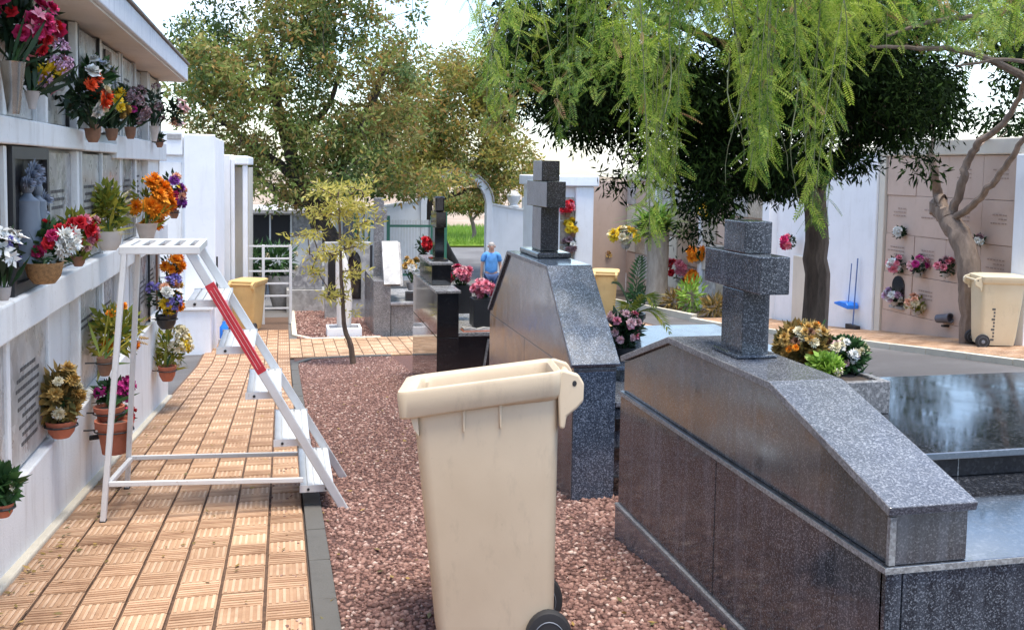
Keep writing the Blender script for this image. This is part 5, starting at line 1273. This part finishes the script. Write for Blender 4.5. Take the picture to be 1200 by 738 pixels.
# pepper tree: trunk stands just outside the frame, its hanging strands cross the top right
B = np.array([6.5, 6.3, g(6.5, 6.3)])
pt = thing('pepper_tree', 'weeping pepper tree with long hanging bright green strands, top right', 'tree', B)
rng = np.random.default_rng(41); sk = Skel()
sk.path([B - [0, 0, .1], B + [-.1, 0, 1.0], B + [-.15, .1, 1.9], (6.2, 6.5, 2.3), (5.9, 6.7, 2.9), (5.3, 7.0, 3.6)], .24, .13, 5, .01, 10)
sk.path([(5.9, 6.7, 2.9), (4.6, 6.9, 3.4), (3.2, 7.1, 3.55), (1.9, 7.4, 3.5), (.9, 7.8, 3.4)], .11, .03, 5, .01, 8)
sk.path([(5.3, 7.0, 3.6), (4.4, 7.8, 4.0), (3.2, 8.8, 4.0), (2.0, 9.6, 3.9)], .09, .03, 5, .01, 8)
sk.path([(6.1, 6.6, 2.5), atd(1225, 104, 7.4), atd(1185, 82, 7.3), atd(1130, 60, 7.1), atd(1075, 56, 7.0), atd(1020, 54, 6.9)], .042, .010, 5, .004, 8)
sk.path([(6.1, 6.6, 2.6), atd(1230, 5, 7.5), atd(1150, 18, 7.3), atd(1090, 26, 7.2), atd(1040, 42, 7.1)], .04, .010, 5, .004, 7)
sk.path([(5.9, 6.7, 2.9), (5.2, 6.2, 3.3), (4.3, 6.0, 3.4), (3.4, 5.9, 3.3)], .07, .02, 5, .01, 7)
sk.path([atd(1230, 80, 7.2), atd(1180, 70, 7.1), atd(1120, 78, 7.0)], .02, .008, 4, .004, 6)
nt = len(sk.tubes)
ENV = [(555, 60), (575, 150), (600, 150), (625, 120), (645, 190), (665, 150), (690, 130), (715, 110), (735, 215), (752, 275), (775, 285), (795, 235), (815, 150), (840, 105), (862, 150), (885, 215), (905, 170), (925, 195), (945, 262), (962, 268), (975, 225), (990, 130), (1020, 95), (1060, 85), (1100, 80), (1150, 70), (1200, 95), (1230, 110)]
ex, ey = np.array([e[0] for e in ENV]), np.array([e[1] for e in ENV])
tops = []; strands = []
for k in range(160):
    if k < 100: px = rng.uniform(560, 1225)
    else: px = rng.choice([758, 770, 780, 790, 735, 888, 948, 958, 967, 905, 600, 650, 580, 870]) + rng.normal() * 7
    d = rng.uniform(6.2, 9.2) if px < 1000 else rng.uniform(6.6, 8.2)
    lo = np.interp(px, ex, ey); bot = lo * (1 - .6 * rng.random() ** 2.6) if k >= 100 else min(lo, 150) * rng.uniform(-.5, .8)
    Pb = atd(px, bot, d); zt = rng.uniform(3.1, 3.75)
    sw = rng.normal(size=2) * .28; pts = []; m_ = 8
    for j in range(m_ + 1):
        t_ = j / m_; pts.append(np.array([Pb[0] + sw[0] * (1 - t_) ** 2 + .03 * math.sin(5 * t_ + k), Pb[1] + sw[1] * (1 - t_) ** 2 + .03 * math.cos(4 * t_ + k), zt + (Pb[2] - zt) * t_]))
    strands.append(pts); tops.append(pts[0])
sk.grow([tops[i] for i in rng.permutation(len(tops))[:170]], .03, .006, .08)
sk.mb(lambda k: k < nt).build('trunk', bark_tan, pt, 0, True); sk.mb(lambda k: k >= nt).build('branches', bark_grey, pt, 0, True)['kind'] = 'stuff'
b = MB()
for s in strands: b.tube(s, [.005 * (1 - .6 * i / (len(s) - 1)) for i in range(len(s))], 4, False)
# some thicker bare zigzag twigs
for px, y0, y1 in ((872, 40, 215), (900, 60, 200), (885, 30, 150), (930, 60, 240), (850, 60, 190), (790, 20, 200)):
    d = 6.6; b.tube([atd(px + 5 * j * math.sin(px) * .5 + 5 * math.sin(j * .9 + px), y0 + (y1 - y0) * j / 8, d + .1 * math.sin(j)) for j in range(9)], [.006 - .0005 * j for j in range(9)], 5, False)
b.build('hanging_twigs', bark_grey, pt)['kind'] = 'stuff'
# pinnate leaf template
tv = []; NL = 11
for j in range(NL):
    x = .10 + .90 * j / (NL - 1); ll = .19 * math.sin(math.pi * (.22 + .68 * j / NL)) + .03
    for sg in (-1, 1):
        a = np.array([x, 0, 0]); dv_ = np.array([.55, sg * .85, -.10]); dv_ /= np.linalg.norm(dv_); nn = np.array([-dv_[1], dv_[0], 0])
        tv += [a, a + dv_ * ll * .5 + nn * .028, a + dv_ * ll, a + dv_ * ll * .5 - nn * .028]
tv += [np.array([0, .006, 0]), np.array([0, -.006, 0]), np.array([1, -.003, 0]), np.array([1, .003, 0])]
tv = np.array(tv); TF = np.arange(len(tv)).reshape(-1, 4)
org = []; dirs = []; Ls = []; shade = []
for s in strands:
    A = np.array(s); seg = np.linalg.norm(np.diff(A, axis=0), axis=1); cum = np.concatenate([[0], np.cumsum(seg)]); tot = cum[-1]; npos = max(3, int(tot / .045)); bright = rng.random()
    for j in range(npos):
        l_ = tot * (j + rng.random()) / npos; p_ = np.array([np.interp(l_, cum, A[:, c]) for c in range(3)])
        if p_[2] > 3.3 and rng.random() < .5: continue
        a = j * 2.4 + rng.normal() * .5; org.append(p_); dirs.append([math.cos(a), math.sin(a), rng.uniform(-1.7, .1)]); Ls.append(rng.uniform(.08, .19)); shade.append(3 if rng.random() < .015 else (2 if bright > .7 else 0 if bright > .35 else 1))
# bushier sprays along the top of the frame
nc = 82; cpx = rng.uniform(560, 1230, nc); cpy = np.interp(cpx, ex, np.minimum(ey * .8, 112)) * (1 - rng.random(nc) ** .8 * 1.5); cd_ = rng.uniform(6.4, 9.3, nc); cs = rng.choice([0, 0, 1, 1, 1, 2, 2], nc)
for k in range(nc):
    main = rng.uniform(0, 6.28); tilt = rng.uniform(-.9, .1)
    for j in range(24):
        org.append(atd(cpx[k] + rng.normal() * 17, cpy[k] + rng.normal() * 15, cd_[k] + rng.normal() * .22)); a = main + rng.normal() * .8
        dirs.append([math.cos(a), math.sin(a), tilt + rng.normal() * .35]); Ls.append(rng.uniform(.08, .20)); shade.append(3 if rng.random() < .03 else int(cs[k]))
org = np.array(org); dirs = unit(np.array(dirs)); Ls = np.array(Ls); side = unit(np.cross(dirs, rng.normal(size=dirs.shape) * .4 + np.array([0, 0, 1]))); nrm = np.cross(side, dirs)
Vp = org[:, None] + (tv[None, :, 0:1] * dirs[:, None] + tv[None, :, 1:2] * side[:, None] + tv[None, :, 2:3] * nrm[:, None]) * Ls[:, None, None]
Vp = Vp - np.array([0, 0, 1]) * (tv[None, :, 0:1] ** 2) * .25 * Ls[:, None, None]
Fp = (TF[None] + (np.arange(len(org)) * len(tv))[:, None, None]).reshape(-1, 4); mi = np.repeat(np.array(shade), len(TF))
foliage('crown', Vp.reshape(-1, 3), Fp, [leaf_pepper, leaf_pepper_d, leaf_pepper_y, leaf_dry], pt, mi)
# taller crown above the frame so that the light falls through leaves
C = np.stack([rng.uniform(.6, 7.5, 90), rng.uniform(5.8, 10.5, 90), rng.uniform(3.6, 5.0, 90)], 1); V, F = clumps(C, (.45, .45, .3), 26, .16, .04, rng, .5); foliage('upper_crown', V, F, leaf_pepper, pt)

# ------------------------------------------------------------------ person walking in from the gate
def skin_obj(name, verts, edges, radii, mat, parent, sub=2, root_i=0):
    me = bpy.data.meshes.new(name); me.from_pydata(verts, edges, []); me.materials.append(mat); o = obj(name, me, parent)
    md = o.modifiers.new('skin', 'SKIN'); md.use_smooth_shade = True
    for i, r in enumerate(radii):
        v = me.skin_vertices[0].data[i]; v.radius = r if isinstance(r, tuple) else (r, r); v.use_root = (i == root_i)
    s = o.modifiers.new('sub', 'SUBSURF'); s.levels = s.render_levels = sub; return o
Pp = atd(575, 362, 24.6); Pp = np.array([Pp[0], Pp[1], g(Pp[0], Pp[1])])
pe = thing('person', 'person in a bright blue short-sleeved shirt and jeans walking in from the arch', 'person', Pp, math.atan2(-Pp[1], -Pp[0]) + R(90) + R(6))
H = (1.56 - (283 - 199) / 46.6) - Pp[2]; k = H / 1.74
vs = [(0, 0, .93), (0, .0, 1.10), (0, .01, 1.30), (0, .02, 1.44), (0, .02, 1.51), (0, -.005, 1.60), (0, .0, 1.69),
      (.17, .02, 1.42), (.235, .03, 1.14), (.245, -.05, .90), (.245, -.075, .83), (-.17, .02, 1.42), (-.235, .02, 1.14), (-.25, .03, .90), (-.25, .035, .83),
      (.095, 0, .88), (.10, -.06, .50), (.10, -.02, .09), (.10, -.14, .035), (-.095, 0, .88), (-.10, .03, .50), (-.10, .12, .11), (-.10, .02, .04)]
es = [(0, 1), (1, 2), (2, 3), (3, 4), (4, 5), (5, 6), (3, 7), (7, 8), (8, 9), (9, 10), (3, 11), (11, 12), (12, 13), (13, 14), (0, 15), (15, 16), (16, 17), (17, 18), (0, 19), (19, 20), (20, 21), (21, 22)]
rd = [(.15, .11), (.14, .11), (.15, .11), (.07, .07), .052, (.078, .095), (.06, .075), .055, .042, .03, (.022, .04), .055, .042, .03, (.022, .04), .085, .058, .04, .035, .085, .058, .04, .035]
n0 = len(vs)
for sgn, hi, hy in ((1, 10, -.075), (-1, 14, .035)):                  # five fingers on each hand
    for f in range(5):
        bx = .245 * sgn if sgn > 0 else -.25; off = (f - 1.5) * .018
        if f == 4: pts = [(bx - sgn * .02, hy - .045, .80), (bx - sgn * .03, hy - .055, .765)]
        else: pts = [(bx, hy + off, .765 - .004 * abs(f - 1)), (bx - sgn * .012, hy + off - .005, .735 - .012 * (1 - abs(f - 1.4) / 2))]
        i = len(vs); vs += pts; es += [(hi, i), (i, i + 1)]; rd += [.009, .008]
sv = lambda L: [(x * k, y * k, z * k) for x, y, z in L]
sr = lambda L: [(r[0] * k, r[1] * k) if isinstance(r, tuple) else r * k for r in L]
skin_obj('body', sv(vs), es, sr(rd), skin, pe)
skin_obj('shirt', sv([(0, 0, .90), (0, 0, 1.10), (0, .01, 1.30), (0, .02, 1.425), (.18, .02, 1.405), (.225, .025, 1.22), (-.18, .02, 1.405), (-.225, .022, 1.22)]), [(0, 1), (1, 2), (2, 3), (3, 4), (4, 5), (3, 6), (6, 7)], sr([(.185, .135), (.178, .135), (.185, .135), (.10, .09), .08, .072, .08, .072]), shirt_m, pe)
skin_obj('jeans', sv([(0, 0, .92), (.095, 0, .86), (.10, -.055, .5), (.10, -.015, .10), (-.095, 0, .86), (-.10, .03, .5), (-.10, .115, .12)]), [(0, 1), (1, 2), (2, 3), (0, 4), (4, 5), (5, 6)], sr([(.165, .125), .105, .078, .06, .105, .078, .06]), jeans_m, pe)
for x, y in ((.10, -.07), (-.10, .07)):
    b = MB(); b.loft([[(x * k + .045 * math.cos(a) * s, y * k + .13 * math.sin(a) * s, z) for a in np.linspace(0, 6.283, 13)[:-1]] for z, s in ((.0, 1), (.03, 1.02), (.065, .75), (.085, .45))]); b.build('shoe', shoe_m, pe, 0, True, False)
hd = (0, -.01 * k, 1.625 * k)
b = MB(); b.loft([[(hd[0] + r_ * .082 * k * math.cos(a), hd[1] + .022 * k + r_ * .088 * k * math.sin(a), hd[2] + z_ * k) for a in np.linspace(0, 6.283, 13)[:-1]] for z_, r_ in ((.02, 1.0), (.06, .98), (.09, .75), (.108, .35))]); b.build('hair', hair_m, pe, 0, True, False)
b = MB(); b.prism([(-.012 * k, hd[2] - .035 * k), (.012 * k, hd[2] - .035 * k), (.004 * k, hd[2] + .01 * k), (-.004 * k, hd[2] + .01 * k)], hd[1] - .118 * k, hd[1] - .07 * k, 'y'); b.build('nose', skin, pe, .004, world=False)
for sgn in (-1, 1):
    b = MB(); b.lathe([(.002, -.006), (.008, -.003), (.008, .003), (.002, .006)], 8, (sgn * .03 * k, hd[1] - .09 * k, hd[2] + .008 * k)); b.build('eye', dark_hole, pe, world=False)
    b = MB(); b.lathe([(.006, -.03), (.018, -.012), (.02, .015), (.008, .03)], 8, (sgn * .086 * k, hd[1] + .005, hd[2] - .005)); b.build('ear', skin, pe, 0, True, False)
b = MB(); b.box(-.022 * k, .022 * k, hd[1] - .098 * k, hd[1] - .07 * k, hd[2] - .062 * k, hd[2] - .055 * k); b.build('mouth', terracotta, pe, world=False)
